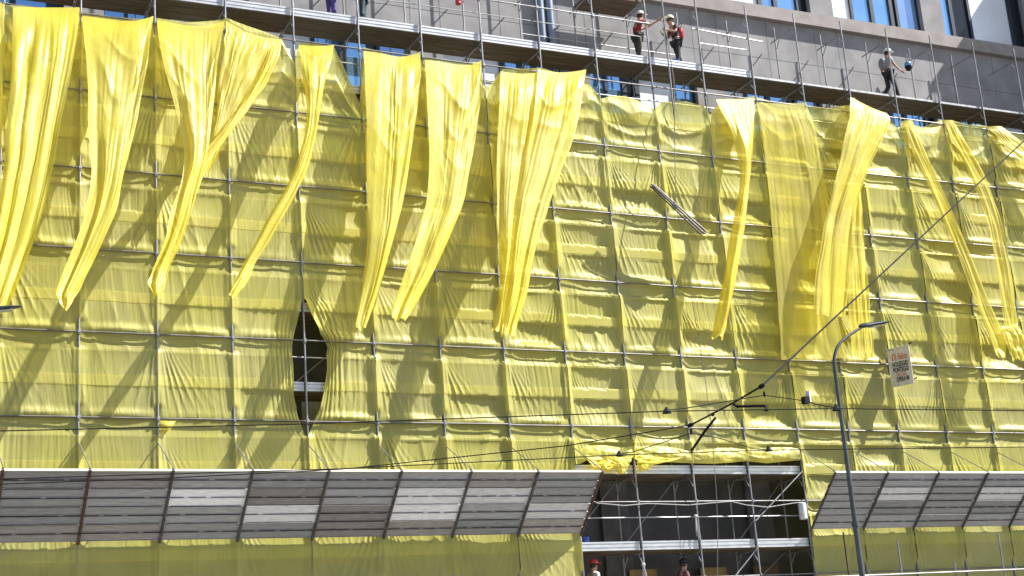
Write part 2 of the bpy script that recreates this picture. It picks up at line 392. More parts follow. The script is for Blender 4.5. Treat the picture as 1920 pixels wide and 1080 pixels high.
def ridge(q, seed):
    """gathered pleats: rounded crests with sharp valleys"""
    n = vnoise(q, q * 0 + seed * 3.1, seed)
    return (1 - np.abs(n)) ** 1.3
def net_sheet(b, label):
    nu, X0_ = 92, b * BAY
    u = np.linspace(0, 1, nu)[None, :]
    Xc = X0_ + BAY * u
    zt = top_z(np.clip(Xc, X0_ + 0.001, X0_ + BAY - 0.001))
    if 7 <= b <= 10: zb = np.interp(Xc, _hp[:, 0], _hp[:, 1])
    else: zb = np.full_like(Xc, 2.9)
    nr = int((18.9 - zb.mean()) / 0.034)
    wv = np.linspace(0, 1, nr)[:, None]
    Z = zb + (zt - zb) * wv
    X = np.repeat(Xc, nr, 0) + 0 * Z; U = (X - X0_) / BAY
    r = np.random.default_rng(100 + b)
    g = 0.40 if b < 3 else (0.75 if b < 6 else 1.0)
    lv = np.floor((Z - L0) / LEV).astype(int)                     # lift index
    t = (lv + 1) * LEV + L0 - Z                                  # distance below the ledger above
    out = np.zeros_like(Z)
    lmin, lmax = lv.min(), lv.max()
    n1 = vnoise(X * 1.1 + 7, Z * 0.9, 11 + b); n2 = vnoise(X * 2.3, Z * 1.7 + 5, 31 + b)
    # slow drift of folds
    slant = 0.10 * vnoise(X * 0.3, Z * 0.25, 51)
    env_all = np.zeros_like(Z)
    for l in range(lmin, lmax + 1):
        m = lv == l
        if not m.any(): continue
        a1, a2, a3 = r.uniform(0.07, 0.13) * max(g, .6), (r.uniform(0.0, 0.06) if r.random() < .7 else r.uniform(.08, .2)) * g, r.uniform(0.05, 0.26) * g
        if r.random() < 0.22: a2 *= 0.3; a3 *= 0.35
        pw = r.uniform(2.5, 6)
        uu = U[m]; tt = t[m]
        sk = r.uniform(-0.25, 0.12)                               # pillow leans to one side
        uc = np.clip(uu + sk * uu * (1 - uu) * 1.6, 0, 1)
        kx = r.uniform(0.2, 0.9) if b > 2 else 0.25
        cross = (1 - kx) * (1 - np.abs(2 * uc - 1) ** pw) + kx * 1.7 * np.clip(1 - uu, 0, 1) ** 0.38 * uu ** 0.85
        s1 = np.clip(tt / 0.40, 0, 1); s2 = np.clip((tt - 0.40) / 0.60, 0, 1); s3 = np.clip((tt - 1.24) / 0.768, 0, 1)
        prof = lambda q: 1.55 * np.clip(q, 0, 1) ** 0.42 * (1 - np.clip(q, 0, 1)) ** 0.9
        f1 = np.where(tt < 0.40, prof(s1), 0)
        f2 = np.where((tt >= 0.40) & (tt < 1.0), prof(s2), 0)
        f3 = np.where(tt >= 1.24, prof(s3), 0)
        rc_ = r.random(); base = a1 * f1 + a2 * f2 + a3 * f3
        if rc_ < 0.22: base = np.where(tt < 1.0, r.uniform(.06, .16) * g * prof(tt / 1.0), a3 * f3)
        elif rc_ < 0.34: base = np.where(tt >= 0.40, r.uniform(.10, .28) * g * prof((tt - 0.4) / 1.608), a1 * f1)
        elif rc_ < 0.40: base = r.uniform(.05, .12) * g * prof(tt / 2.008)
        bil = base * cross * (1 + 0.45 * n1[m] + 0.25 * n2[m])
        # pouch just above the ledger: loose cloth sags over the tube
        pouch = r.uniform(0.0, 0.10) * np.exp(-((tt - 1.90) / 0.10) ** 2) * np.sin(np.pi * uu) * (1.0 if l >= 0 else 0.3)
        # pleats
        amp = r.uniform(0.004, 0.010); lam = r.uniform(0.065, 0.11)
        xs = X[m] + (slant[m] + r.uniform(-0.05, 0.05)) * tt * 1.5
        pl = ridge(xs / lam + 0.35 * n2[m], 200 + b * 17 + l) + 0.6 * ridge(xs / (lam * 0.45) + 3, 300 + b * 13 + l)
        pl = pl + 0.5 * ridge(xs / 0.30 + 0.5 * n1[m], 500 + b)
        grow = sst(-0.5, 0.4, vnoise(X[m] * 0.9, Z[m] * 0.5, 401 + l) + 0.35)
        pl = pl * amp * (0.25 + grow) * (0.5 + 0.5 * sst(0.02, 0.3, tt)) * np.where(tt > 0.40, 1, 0.6)
        # fans of tension folds from a node
        fan = 0
        for side in (0, 1):
            if r.random() < ((0.8 if side == 0 else 0.45) * (0.6 if b < 3 else 1)):
                dx = (uu - side) * BAY * (1 if side == 0 else -1); dz = tt + r.uniform(-0.1, 0.35)
                rr = np.sqrt(dx * dx + dz * dz) + 1e-6; th = np.arctan2(dx, dz)
                k = r.uniform(22, 38)
                fan = fan + r.uniform(0.015, 0.045) * (0.7 + 0.5 * g) * (1 - np.abs(np.sin(th * k + r.uniform(0, 3)))) ** 1.5 * np.minimum(rr, 1.0) * np.exp(-((th - 0.22) / 0.30) ** 2) * sst(0, 0.25, rr) * sst(2.05, 1.3, tt + 0 * rr)
        out[m] = bil - pouch - pl - fan * 0.8
        env_all[m] = cross
    for q_ in range(3):
        sl = r.uniform(-0.9, 0.5); ph = r.uniform(0, 9); lm = r.uniform(0.55, 1.0)
        msk = sst(0.15, 0.6, vnoise(X * 0.8 + q_ * 3, Z * 0.45 + b, 700 + q_))
        out = out - 0.022 * (0.5 + 0.5 * g) * msk * (1 - np.abs(np.sin((X + sl * Z) * np.pi / lm + ph))) ** 2.2
    # wrapping round the standards: behind them near the ledgers, in front of them between
    behind = sst(0.42, 0.25, t) + sst(1.62, 1.85, t)
    behind = np.clip(behind + (0.35 if b < 3 else 0.0), 0, 1)
    ystd = (-0.075 - 0.03 * vnoise(Z * 0.8, Z * 0 + 3.3 * b, 88)) * (1 - behind) + 0.030 * behind
    es = np.exp(-(np.minimum(U, 1 - U) * BAY / (0.05 + 0.03 * (1 - behind))) ** 2)
    # bunched edge folds close to the standards
    eb = np.exp(-((np.minimum(U, 1 - U) * BAY - 0.10) / 0.055) ** 2) * (0.035 + 0.03 * vnoise(Z * 1.4, U.round() * 9 + b, 77)) * (1 - behind)
    Y = (0.026 + out - eb) * (1 - es) + ystd * es
    # the cloth is pressed against the guard rails and the toe boards behind it
    press = np.where((t > 0.97) & (t < 1.30), 0.044, np.where((t > 0.35) & (t < 0.45), 0.046, 9.0))
    Y = np.minimum(Y, press)
    # the slack head of the sheet: swags hanging between the tie points
    dtop = zt - Z
    sagw = sst(1.9, 0.2, dtop) * sst(15.2, 17.2, Z)
    q = dtop - 0.55 * np.sin(np.pi * np.clip(U, 0, 1)) ** 0.8 * np.clip(dtop * 1.4, 0, 1)
    swag = (1 - np.abs(np.sin(q * 6.5 + 0.6 + b))) ** 1.2 * 0.11 * np.sin(np.pi * U) ** 0.6
    Y = Y * (1 - 0.5 * sagw) - swag * sagw - 0.02 * sagw
    # torn seam at the standard of the gap
    if b == 2:
        d = 3 * BAY - hole(HOLE_L, Z); X = X - d * U ** 2.2; Y = Y - 0.05 * np.clip(d * 4, 0, 1) * (np.abs(np.sin(U ** 2 * 28 + 0.5 * np.sin(Z * 3))) * U ** 3 * (1 - U) ** 0.5 * 1.6)
    if b == 3:
        d = hole(HOLE_R, Z) - 3 * BAY; X = X + d * (1 - U) ** 2.0; Y = Y - 0.16 * d * (np.abs(np.sin((1 - U) ** 2 * 24 + 0.5 * np.sin(Z * 2.3)))) * (1 - U) ** 2 * np.minimum(1, U * 9)
    if b == 3: X = X - 0.05 * np.exp(-((Z - 10.75) / 0.30) ** 2) * U ** 6
    if b == 4: X = X + 0.05 * np.exp(-((Z - 10.75) / 0.30) ** 2) * (1 - U) ** 6
    sheets = [np.stack([X, Y, Z], -1)]
    # overlap of two net widths at every deck: a second layer of cloth
    for l in range(-3, 5):
        zr = (l + 1) * LEV + L0 - np.linspace(0.985, 1.235, 9)
        if zr.max() > Z[-1].min() - 0.05 or zr.min() < Z[0].max() + 0.05: continue
        SX = np.stack([np.interp(zr, Z[:, j], X[:, j]) for j in range(nu)], 1); SY = np.stack([np.interp(zr, Z[:, j], Y[:, j]) for j in range(nu)], 1)
        wob = 0.012 * vnoise(SX * 1.5, SX * 0 + l, 61)
        sheets.append(np.stack([SX, SY - 0.009, zr[:, None] + wob], -1))
    o = grid_obj('scaffold_net', sheets, NET)
    return tag(o, label, 'netting', 'yellow netting sheets on the scaffold')

NETL = {-3: 'yellow net sheet at the far left end, beyond the picture edge', -2: 'yellow net sheet just outside the left picture edge',
        -1: 'yellow net sheet at the left picture edge, behind the broad left drape', 0: 'yellow net sheet behind the second hanging drape from the left, crossed by slanting shadow',
        1: 'yellow net sheet behind the third drape from the left, above the bright orange patch', 2: 'yellow net sheet left of the diamond shaped gap',
        3: 'yellow net sheet right of the diamond shaped gap', 4: 'yellow net sheet behind the long drape right of the gap, next to a narrow slit',
        5: 'yellow net sheet behind the sixth pointed drape', 6: 'yellow net sheet behind the widest central drape, over the end of the left canopy',
        7: 'creased yellow net sheet above the right end of the left canopy', 8: 'yellow net sheet left of the hoisted pipe bundle, hemmed above the open bays',
        9: 'pale yellow net sheet behind the hoisted pipe bundle and hoist rope', 10: 'yellow net sheet behind the thin drape, hemmed at the right end of the open bays',
        11: 'yellow net sheet behind the wide translucent flap, left of the street lamp', 12: 'yellow net sheet behind the street lamp and twisted flap',
        13: 'yellow net sheet behind the advertising board, pale and finely creased', 14: 'yellow net sheet right of the advertising board',
        15: 'smooth yellow net sheet behind the first long roll at the right', 16: 'yellow net sheet behind the second long roll at the right edge',
        17: 'yellow net sheet at the right picture edge', 18: 'yellow net sheet just beyond the right picture edge', 19: 'yellow net sheet at the far right end of the scaffold'}
for b in range(-2, 18): net_sheet(b, NETL[b])

# ---------------------------------------------------------------- loose flaps and rolls of net hanging from the top
def drape(name, label, rows, d0, d1, pleats, amp, seed, tube=0.0, swag=0.0, bias=1.0, fold=1.0, nt=72, ns=170, curve=0.75, tipfold=True, mat_=FLAP, mend=1.0):
    """rows: (pixel y left, x left, pixel y right, x right) outlines from top to tip; d: distance in front of the net"""
    rows = [(r_[0], r_[1], r_[0], r_[2]) if len(r_) == 3 else r_ for r_ in rows]
    n = len(rows); sv = np.linspace(0, 1, n)
    Lp, Rp = [], []
    for s, (yl, xl, yr, xr) in zip(sv, rows):
        d = d0 + (d1 - d0) * s ** curve
        Lp.append(at(xl, yl, -d)); Rp.append(at(xr, yr, -d))
    Lp, Rp = np.array(Lp), np.array(Rp)
    sf = np.linspace(0, 1, ns)
    def interp(P):
        # smooth (Catmull-Rom like) interpolation
        out = []
        for k in range(3):
            y = P[:, k]; m = np.gradient(y, sv)
            i = np.clip(np.searchsorted(sv, sf, 'right') - 1, 0, n - 2); h = sv[i + 1] - sv[i]; q = (sf - sv[i]) / h
            out.append((2*q**3-3*q**2+1)*y[i] + (q**3-2*q**2+q)*h*m[i] + (-2*q**3+3*q**2)*y[i+1] + (q**3-q**2)*h*m[i+1])
        return np.stack(out, -1)
    Lf, Rf = interp(Lp), interp(Rp)
    t = np.linspace(0, 1, nt)[None, :]; s = sf[:, None]
    width = np.linalg.norm(Rf - Lf, axis=1)[:, None]
    w0 = width.max(); gather = np.clip(1 - width / w0, 0, 1)
    ph = 1.5 * vnoise(s * 1.6 + 0 * t, t * 1.2 + 0 * s, seed + 1) + seed
    # cloth doubles back on itself where it is gathered
    fo = (0.25 + 1.15 * gather) * fold
    q = t ** bias
    tt = q - fo * np.sin(2 * np.pi * pleats * q + ph) / (2 * np.pi * pleats) * sst(0, 0.15, s)
    tt = tt + 0.05 * vnoise(t * 5 + 0 * s, s * 3 + 0 * t, seed) * t * (1 - t) * 4
    tt = np.clip(tt, 0, 1)
    P = Lf[:, None, :] * (1 - tt[..., None]) + Rf[:, None, :] * tt[..., None]
    wave = 0.5 - 0.5 * np.cos(2 * np.pi * pleats * q + ph + 1.1)
    wave = wave ** 0.7 * (0.55 + 0.45 * vnoise(t * pleats * 1.3 + 0 * s, s * 1.3 + 0 * t, seed + 4))
    A = amp * (0.30 + 1.1 * gather) * np.minimum(1, width / 0.35) * sst(0, 0.15, s)
    fine = 0.012 * vnoise(t * 26 + s * 3, s * 5 + 0 * t, seed + 2) + 0.03 * vnoise(t * 7 + 0 * s, s * 8, seed + 3)
    crease = 0.018 * ridge(t * 9 + 0.8 * vnoise(s * 5 + 0 * t, t * 3 + 0 * s, seed + 10), seed + 11) * (0.3 + 0.7 * sst(-0.3, 0.5, vnoise(t * 3 + 0 * s, s * 5, seed + 12))) * np.minimum(1, width / 0.5) * sst(0.02, 0.2, s)
    fine = fine + crease
    body = tube * np.sin(np.pi * t) ** 0.7 * sst(0.1, 0.6, gather) * np.minimum(width, 0.5)
    # swags in the wide upper part
    LEN = np.linalg.norm((Lf + Rf)[-1] - (Lf + Rf)[0]) / 2
    dep = s * LEN + 0.25 * vnoise(t * 3 + seed, s * 9 + 0 * t, seed + 8) - 0.9 * swag * np.sin(np.pi * t) * np.minimum(1, width / 1.3)
    sw = (1 - np.abs(np.sin(np.maximum(dep, 0) ** 1.15 * 3.4 + seed))) ** 1.6 * 0.085 * swag * (0.6 + 0.6 * vnoise(t * 2 + 0 * s, s * 6 + seed, seed + 9)) * sst(0.45, 0.05, s) * np.sin(np.pi * t) ** 0.7
    P[..., 1] -= A * wave + body + fine * sst(0, 0.1, s) + sw
    P[..., 0] += 0.02 * vnoise(s * 14 + 0 * t, t * 3 + 0 * s, seed + 5)
    P[..., 2] -= 0.16 * swag * 4 * t * (1 - t) * (1 - s) ** 6 * np.minimum(1, w0 / 1.5)
    if tipfold:                                                       # ragged hem
        P[..., 2] += (0.05 * vnoise(t * 6 + 0 * s, s * 0, seed + 7) + 0.04 * np.sin(t * 9 + seed)) * sst(0.93, 1.0, s) * mend
    o = grid_obj(name, P, mat_)
    return tag(o, label, 'netting flap', 'loose net flaps hanging from the scaffold top')

D = 'net_flap'
drape(D, 'broad yellow net drape with many folds at the left picture edge',
      [(14, 24, 150), (60, 23, 146), (120, 21, 137), (200, 15, 122), (300, 6, 104), (400, -6, 82), (480, -20, 56), (540, -32, 32), (590, -45, 8)], 0.08, 1.9, 3, 0.17, 1, bias=0.85, fold=0.8)
drape(D, 'yellow net strip hanging past the far left edge behind the broad drape',
      [(5, -60, 10), (120, -62, 8), (280, -70, 2), (420, -85, -10), (520, -100, -30)], 0.06, 1.2, 2, 0.14, 2, swag=0.0)
drape(D, 'second yellow drape from the left, ending in a flat folded point',
      [(30, 154, 287), (90, 157, 280), (160, 160, 270), (240, 164, 254), (320, 170, 235), (390, 160, 220), (450, 142, 196), (510, 118, 168), (550, 104, 146), (566, 109, 136), (584, 118, 125)], 0.07, 2.0, 1.5, 0.12, 3, 0.25, swag=1.0, bias=0.6, fold=0.7)
drape(D, 'third yellow drape from the left, with an orange tinged frayed end',
      [(38, 293, 421), (90, 298, 415), (150, 309, 407), (220, 327, 400), (280, 342, 392), (330, 341, 378), (390, 322, 362), (450, 306, 342), (510, 284, 318), (530, 275, 312), (545, 280, 308), (556, 285, 299)], 0.07, 2.0, 1.5, 0.13, 4, 0.3, swag=1.0, bias=0.7, fold=0.7)
drape(D, 'thin slanting twist of net running into the third drape',
      [(74, 505, 530), (110, 497, 521), (160, 474, 497), (210, 441, 462), (250, 410, 432), (290, 374, 400), (320, 352, 384), (360, 336, 370)], 0.06, 1.2, 1, 0.06, 5, 0.45, swag=0.0)
drape(D, 'thin sagging web of net joining the third drape to its slanting twist',
      [(38, 424, 74, 526), (80, 421, 100, 512), (130, 414, 146, 488), (180, 408, 190, 462), (230, 403, 236, 436), (280, 394, 284, 412), (320, 380, 322, 392)], 0.05, 0.75, 1, 0.05, 25, 0.0, swag=1.0, fold=0.3, tipfold=False)
gu = np.linspace(0, 1, 16)[None, :]; gv_ = np.linspace(0, 1, 12)[:, None]
pA, pB, pC, pD_ = (at(x, y, -0.05) for x, y in ((301, 790), (331, 789), (316, 810), (302, 806)))
pp = (pA * (1 - gu[..., None]) + pB * gu[..., None]) * (1 - gv_[..., None]) + (pD_ * (1 - gu[..., None]) + pC * gu[..., None]) * gv_[..., None]
pp[..., 1] -= 0.06 * np.sin(np.pi * gu) * np.sin(np.pi * gv_) + 0.03 * gv_
tag(grid_obj('net_patch', pp, FLAP), 'small bright orange and white net patch low on the left netting', 'netting flap', 'loose net flaps hanging from the scaffold top')
drape(D, 'slim tapering yellow drape just left of the diamond gap',
      [(84, 561, 628), (130, 566, 616), (190, 573, 601), (250, 572, 592), (310, 553, 578), (370, 524, 552), (430, 490, 518), (490, 458, 482), (525, 440, 466), (545, 430, 454), (560, 428, 442)], 0.06, 1.9, 1.5, 0.09, 6, 0.4, swag=0.4, fold=0.7)
drape(D, 'long straight yellow drape right of the diamond gap, ending in a roll',
      [(96, 682, 789), (150, 684, 787), (220, 686, 780), (300, 688, 768), (380, 689, 754), (450, 689, 737), (520, 681, 717), (575, 671, 699), (605, 665, 689), (620, 667, 684)], 0.06, 1.5, 1.5, 0.1, 7, 0.3, swag=1.0, bias=0.6, fold=0.7)
drape(D, 'pointed yellow drape leaning left beside the widest drape',
      [(113, 796, 903), (170, 799, 901), (240, 803, 894), (310, 804, 882), (380, 799, 868), (430, 784, 848), (490, 765, 822), (540, 748, 796), (580, 734, 772), (603, 730, 757)], 0.06, 1.7, 1.5, 0.1, 8, 0.25, swag=1.0, bias=0.6, fold=0.7)
drape(D, 'left half of the widest central drape, gathered into deep folds',
      [(134, 938, 1014), (180, 936, 1012), (240, 932, 1008), (310, 929, 996), (380, 929, 984), (440, 932, 974), (500, 935, 964), (560, 931, 956), (604, 923, 946), (624, 919, 940)], 0.07, 1.4, 2, 0.13, 9, 0.15, swag=0.5, bias=0.9, fold=0.8)
drape(D, 'right half of the widest central drape, sweeping down left over its neighbour',
      [(130, 1011, 1099), (180, 1003, 1092), (240, 994, 1080), (310, 982, 1056), (380, 969, 1030), (440, 960, 1010), (500, 954, 994), (560, 947, 984), (605, 940, 969), (630, 936, 963)], 0.12, 1.6, 2, 0.14, 29, 0.15, swag=0.6, bias=1.1, fold=0.8)
drape(D, 'narrow straight yellow drape right of the hoisted pipes',
      [(186, 1342, 1415), (230, 1360, 1413), (290, 1378, 1408), (350, 1385, 1403), (410, 1373, 1396), (470, 1362, 1386), (530, 1351, 1376), (590, 1340, 1365), (625, 1333, 1356), (638, 1330, 1352)], 0.06, 1.2, 2, 0.09, 10, 0.5, swag=0.0)
drape(D, 'wide flat translucent net flap with a straight bottom hem left of the lamp',
      [(192, 1418, 1512), (250, 1428, 1530), (340, 1438, 1548), (430, 1447, 1557), (520, 1454, 1565), (600, 1459, 1572), (650, 1462, 1580), (672, 1464, 1590)], 0.05, 0.5, 2, 0.05, 11, 0.0, mat_=SHEER, swag=0.2, fold=0.2)
drape(D, 'twisted yellow net flap turning over on itself above the street lamp',
      [(182, 1594, 206, 1645), (200, 1592, 218, 1668), (228, 1590, 240, 1664), (270, 1580, 275, 1648), (330, 1566, 332, 1622), (395, 1550, 390, 1603), (450, 1538, 450, 1596), (520, 1528, 525, 1590), (588, 1524, 600, 1584)], 0.10, 0.9, 2, 0.18, 12, 0.1, swag=0.3, fold=0.5)
drape(D, 'bright saturated yellow inner fold of net hanging under the twisted flap',
      [(350, 1590, 1614), (400, 1588, 1616), (460, 1585, 1621), (530, 1588, 1628), (600, 1592, 1633), (650, 1595, 1637), (672, 1597, 1638)], 0.12, 0.45, 3, 0.10, 13, 0.2)
drape(D, 'first long thin yellow roll slanting right, left of its twin',
      [(227, 1691, 1712), (280, 1710, 1732), (340, 1736, 1759), (400, 1763, 1786), (460, 1789, 1813), (520, 1811, 1836), (580, 1834, 1862), (640, 1857, 1886), (672, 1866, 1884)], 0.07, 0.8, 1, 0.05, 14, 0.55, fold=0.6)
drape(D, 'second long thin yellow roll, curving down at the right edge',
      [(226, 1768, 1788), (270, 1789, 1813), (330, 1820, 1846), (400, 1846, 1872), (470, 1862, 1888), (540, 1873, 1900), (600, 1881, 1908), (618, 1884, 1909)], 0.07, 0.8, 1, 0.06, 15, 0.55, fold=0.6)
drape(D, 'third yellow roll at the very right edge of the picture',
      [(238, 1850, 1880), (275, 1885, 1925), (310, 1920, 1965), (360, 1965, 2005)], 0.07, 0.6, 2, 0.08, 16, 0.35)
drape(D, 'knotted bundle of net tying two rolls together at the right edge',
      [(612, 1872, 1912), (622, 1880, 1916), (640, 1886, 1922), (660, 1892, 1930), (676, 1896, 1936)], 0.82, 0.9, 3, 0.12, 17, 0.4)
# bunched hem above the open bays
nx_, nz_ = 260, 26
hu = np.linspace(0, 1, nx_)[None, :]; hv = np.linspace(0, 1, nz_)[:, None]
hx = 12.66 + (19.74 - 12.66) * hu; bayp = np.abs(np.sin(np.pi * hx / BAY))
hz0 = np.interp(hx, _hp[:, 0], _hp[:, 1]) - 0.03
hz = hz0 + (0.02 + 0.42 * hv) * (0.75 + 0.25 * bayp)
hy = -0.055 - 0.10 * np.sin(np.pi * hv ** 0.7) * (0.35 + 0.65 * bayp) - 0.03 * ridge(hx / 0.5 + hv * 3, 5) * np.sin(np.pi * hv) - 0.02 * vnoise(hx * 9, hv * 4 + 0 * hx, 6)
hy = hy * (0.4 + 0.6 * bayp ** 0.3)
tag(grid_obj('net_hem', np.stack([hx + 0 * hz, hy, hz], -1), NET), 'rolled up yellow net hem running along the top of the open bays', 'netting flap', 'loose net flaps hanging from the scaffold top')
drape('net_hem', 'yellow net swag sagging over the toe board above the left canopy end',
      [(853, 1098, 855, 1178), (864, 1102, 866, 1172), (875, 1110, 876, 1150), (885, 1120, 885, 1138)], 0.13, 0.22, 1.5, 0.06, 21, 0.25, swag=0.25, fold=0.5, tipfold=False)
drape('net_hem', 'yellow net loop drooping left of the second standard of the open bays',
      [(855, 1134, 855, 1186), (866, 1142, 864, 1182), (878, 1150, 876, 1176), (890, 1158, 889, 1170)], 0.15, 0.24, 1.5, 0.06, 22, 0.3, swag=0.2, fold=0.5, tipfold=False)
drape('net_hem', 'pale yellow net fold trailing right along the upper toe board of the open bays',
      [(850, 1188, 858, 1280), (862, 1190, 866, 1256), (873, 1193, 873, 1224), (885, 1198, 883, 1214)], 0.14, 0.22, 1.5, 0.06, 23, 0.2, swag=0.2, fold=0.5, tipfold=False)

# ---------------------------------------------------------------- sloping plank canopies (catch fans)
PLK = [mat('plank_grey', (0.25, 0.255, 0.27), 0.5, 0.2, scale=7, col2=(0.38, 0.385, 0.40), stretch=(0.5, 6, 6)),
       mat('plank_brownish', (0.26, 0.235, 0.225), 0.6, 0.15, scale=7, col2=(0.36, 0.35, 0.345), stretch=(0.6, 5, 5)),
       mat('plank_light', (0.60, 0.61, 0.64), 0.45, 0.1, scale=9, col2=(0.88, 0.88, 0.90), stretch=(0.5, 6, 6)),
       mat('plank_dark', (0.26, 0.265, 0.275), 0.6, 0.2, scale=7, col2=(0.38, 0.38, 0.385), stretch=(0.5, 6, 6))]
for m_ in PLK:                                              # every plank weathers differently
    nt = m_.node_tree; p_ = nt.nodes['Principled BSDF']; lk = p_.inputs['Base Color'].links[0]; src = lk.from_socket
    oi = nt.nodes.new('ShaderNodeObjectInfo'); hs = nt.nodes.new('ShaderNodeHueSaturation'); mr = nt.nodes.new('ShaderNodeMapRange')
    mr.inputs[3].default_value = 0.80; mr.inputs[4].default_value = 1.22
    nt.links.new(oi.outputs['Random'], mr.inputs[0]); nt.links.new(mr.outputs[0], hs.inputs['Value']); nt.links.new(src, hs.inputs['Color']); nt.links.new(hs.outputs[0], p_.inputs['Base Color'])
RAFT = mat('rafter_steel', (0.09, 0.085, 0.085), 0.55, 0.4, 0.3, 5)
CT, CB = np.array([-1.45, 7.37]), np.array([-0.07, 6.02])
cdir = (CT - CB); CLEN = np.linalg.norm(cdir); cdir = cdir / CLEN; cnor = np.array([cdir[1], -cdir[0]])   # cnor points up and inwards
if cnor[1] < 0: cnor = -cnor
PATT = {-1: [3, 0, 0, 1], 0: [1, 0, 0, 1], 1: [3, 2, 0, 3], 2: [0, 1, 2, 0], 3: [0, 0, 1, 1], 4: [0, 2, 2, 1], 5: [1, 2, 0, 0], 6: [3, 0, 2, 1], -2: [0, 1, 0, 0], -3: [0, 2, 0, 1],
        11: [0, 0, 0, 0], 12: [0, 2, 0, 3], 13: [0, 3, 3, 3], 14: [0, 2, 0, 3], 15: [0, 0, 3, 0], 16: [0, 2, 0, 0], 17: [3, 0, 0, 1], 18: [0, 0, 0, 0], -4: [0, 0, 0, 0]}
def canopy(ba, bb, label):
    root = thing('safety_canopy', label, 'safety canopy', ((ba + bb) / 2 * BAY, 0, 6.0), 'plank canopies over the pavement')
    def P(x, s, h): q = CB + cdir * s + cnor * h; return np.array([x, q[0], q[1]])
    ex, ey, ez = np.array([1, 0, 0]), np.array([0, cdir[0], cdir[1]]), np.array([0, cnor[0], cnor[1]])
    for b in range(ba, bb):
        xa, xb = b * BAY + 0.012, (b + 1) * BAY - 0.012
        for i in range(4):                                            # plank 0 is the outermost
            s1 = CLEN - i * (CLEN / 4) - 0.020; s0 = CLEN - (i + 1) * (CLEN / 4) + 0.020
            sm = (s0 + s1) / 2; m = MB(); xm, hx = (xa + xb) / 2, (xb - xa) / 2
            dz = rng.uniform(-0.006, 0.006); tl = rng.uniform(-0.012, 0.012)
            for (p, q_) in ((s0, sm - 0.022), (sm + 0.022, s1)):
                m.obox(P(xm, (p + q_) / 2, 0.045 + dz), ex * hx, ey * (q_ - p) / 2 + ez * tl * 0.4, ez * 0.012)
                for e in (p + 0.006, q_ - 0.006):
                    m.obox(P(xm, e, 0.028 + dz), ex * hx * 0.996, ey * 0.005, ez * 0.006)
            gv = MB().obox(P(xm, sm, 0.068 + dz), ex * hx * 0.998, ey * 0.055, ez * 0.008)
            for hxp in (-0.55, 0.02, 0.5):                              # slots in the middle groove
                m.obox(P(xm + hx * hxp, sm, 0.040 + dz), ex * 0.055, ey * 0.012, ez * 0.006) if rng.random() < 0.6 else None
            for sgn in (-1, 1): m.obox(P(xm + sgn * (hx - 0.03), s0 + 0.004, 0.034), ex * 0.045, ey * 0.02, ez * 0.010)
            if b in PATT: k = PATT[b][i]
            else: k = int(rng.integers(0, 4))
            po = m.build('plank', PLK[k], root, smooth=False); gv.build('groove', RAFT, po, smooth=False)
        bk = MB()
        for i in range(1, 4): bk.obox(P((xa + xb) / 2, CLEN - i * CLEN / 4, 0.084), ex * (xb - xa) / 2, ey * 0.06, ez * 0.006)
        bk.build('joint_bar', RAFT, root, smooth=False)
        MB().obox(P((xa + xb) / 2, CLEN + 0.012, 0.04), ex * (xb - xa) / 2, ey * 0.010, ez * 0.035).build('sunlit_edge', mat('sunlit_edge_colour', (0.72, 0.70, 0.60), 0.6) if b in (ba,) else bpy.data.materials['sunlit_edge_colour'], root, smooth=False)  # pale strip painted as the sunlit top edge of the planks
    for c_ in range(ba, bb + 1):
        x = c_ * BAY
        MB().tube([P(x, -0.03, 0.0), P(x, CLEN + 0.05, 0.0)], 0.034, 8).tube([P(x, CLEN + 0.02, 0.0), P(x, CLEN + 0.02, 0.10)], 0.02, 6).build('rafter', RUST if c_ in (0, 7, -1) else RAFT, root)
        MB().tube([(x, -0.03, 8.28), (x + 0.02, CT[0] + 0.02, CT[1] + 0.07)], 0.014, 6).build('stay_rod', TUBE, root)
canopy(-4, 7, 'long left sloping canopy of grey metal planks fixed across the netted scaffold')
canopy(11, 18, 'right sloping canopy of grey metal planks behind the street lamp post')

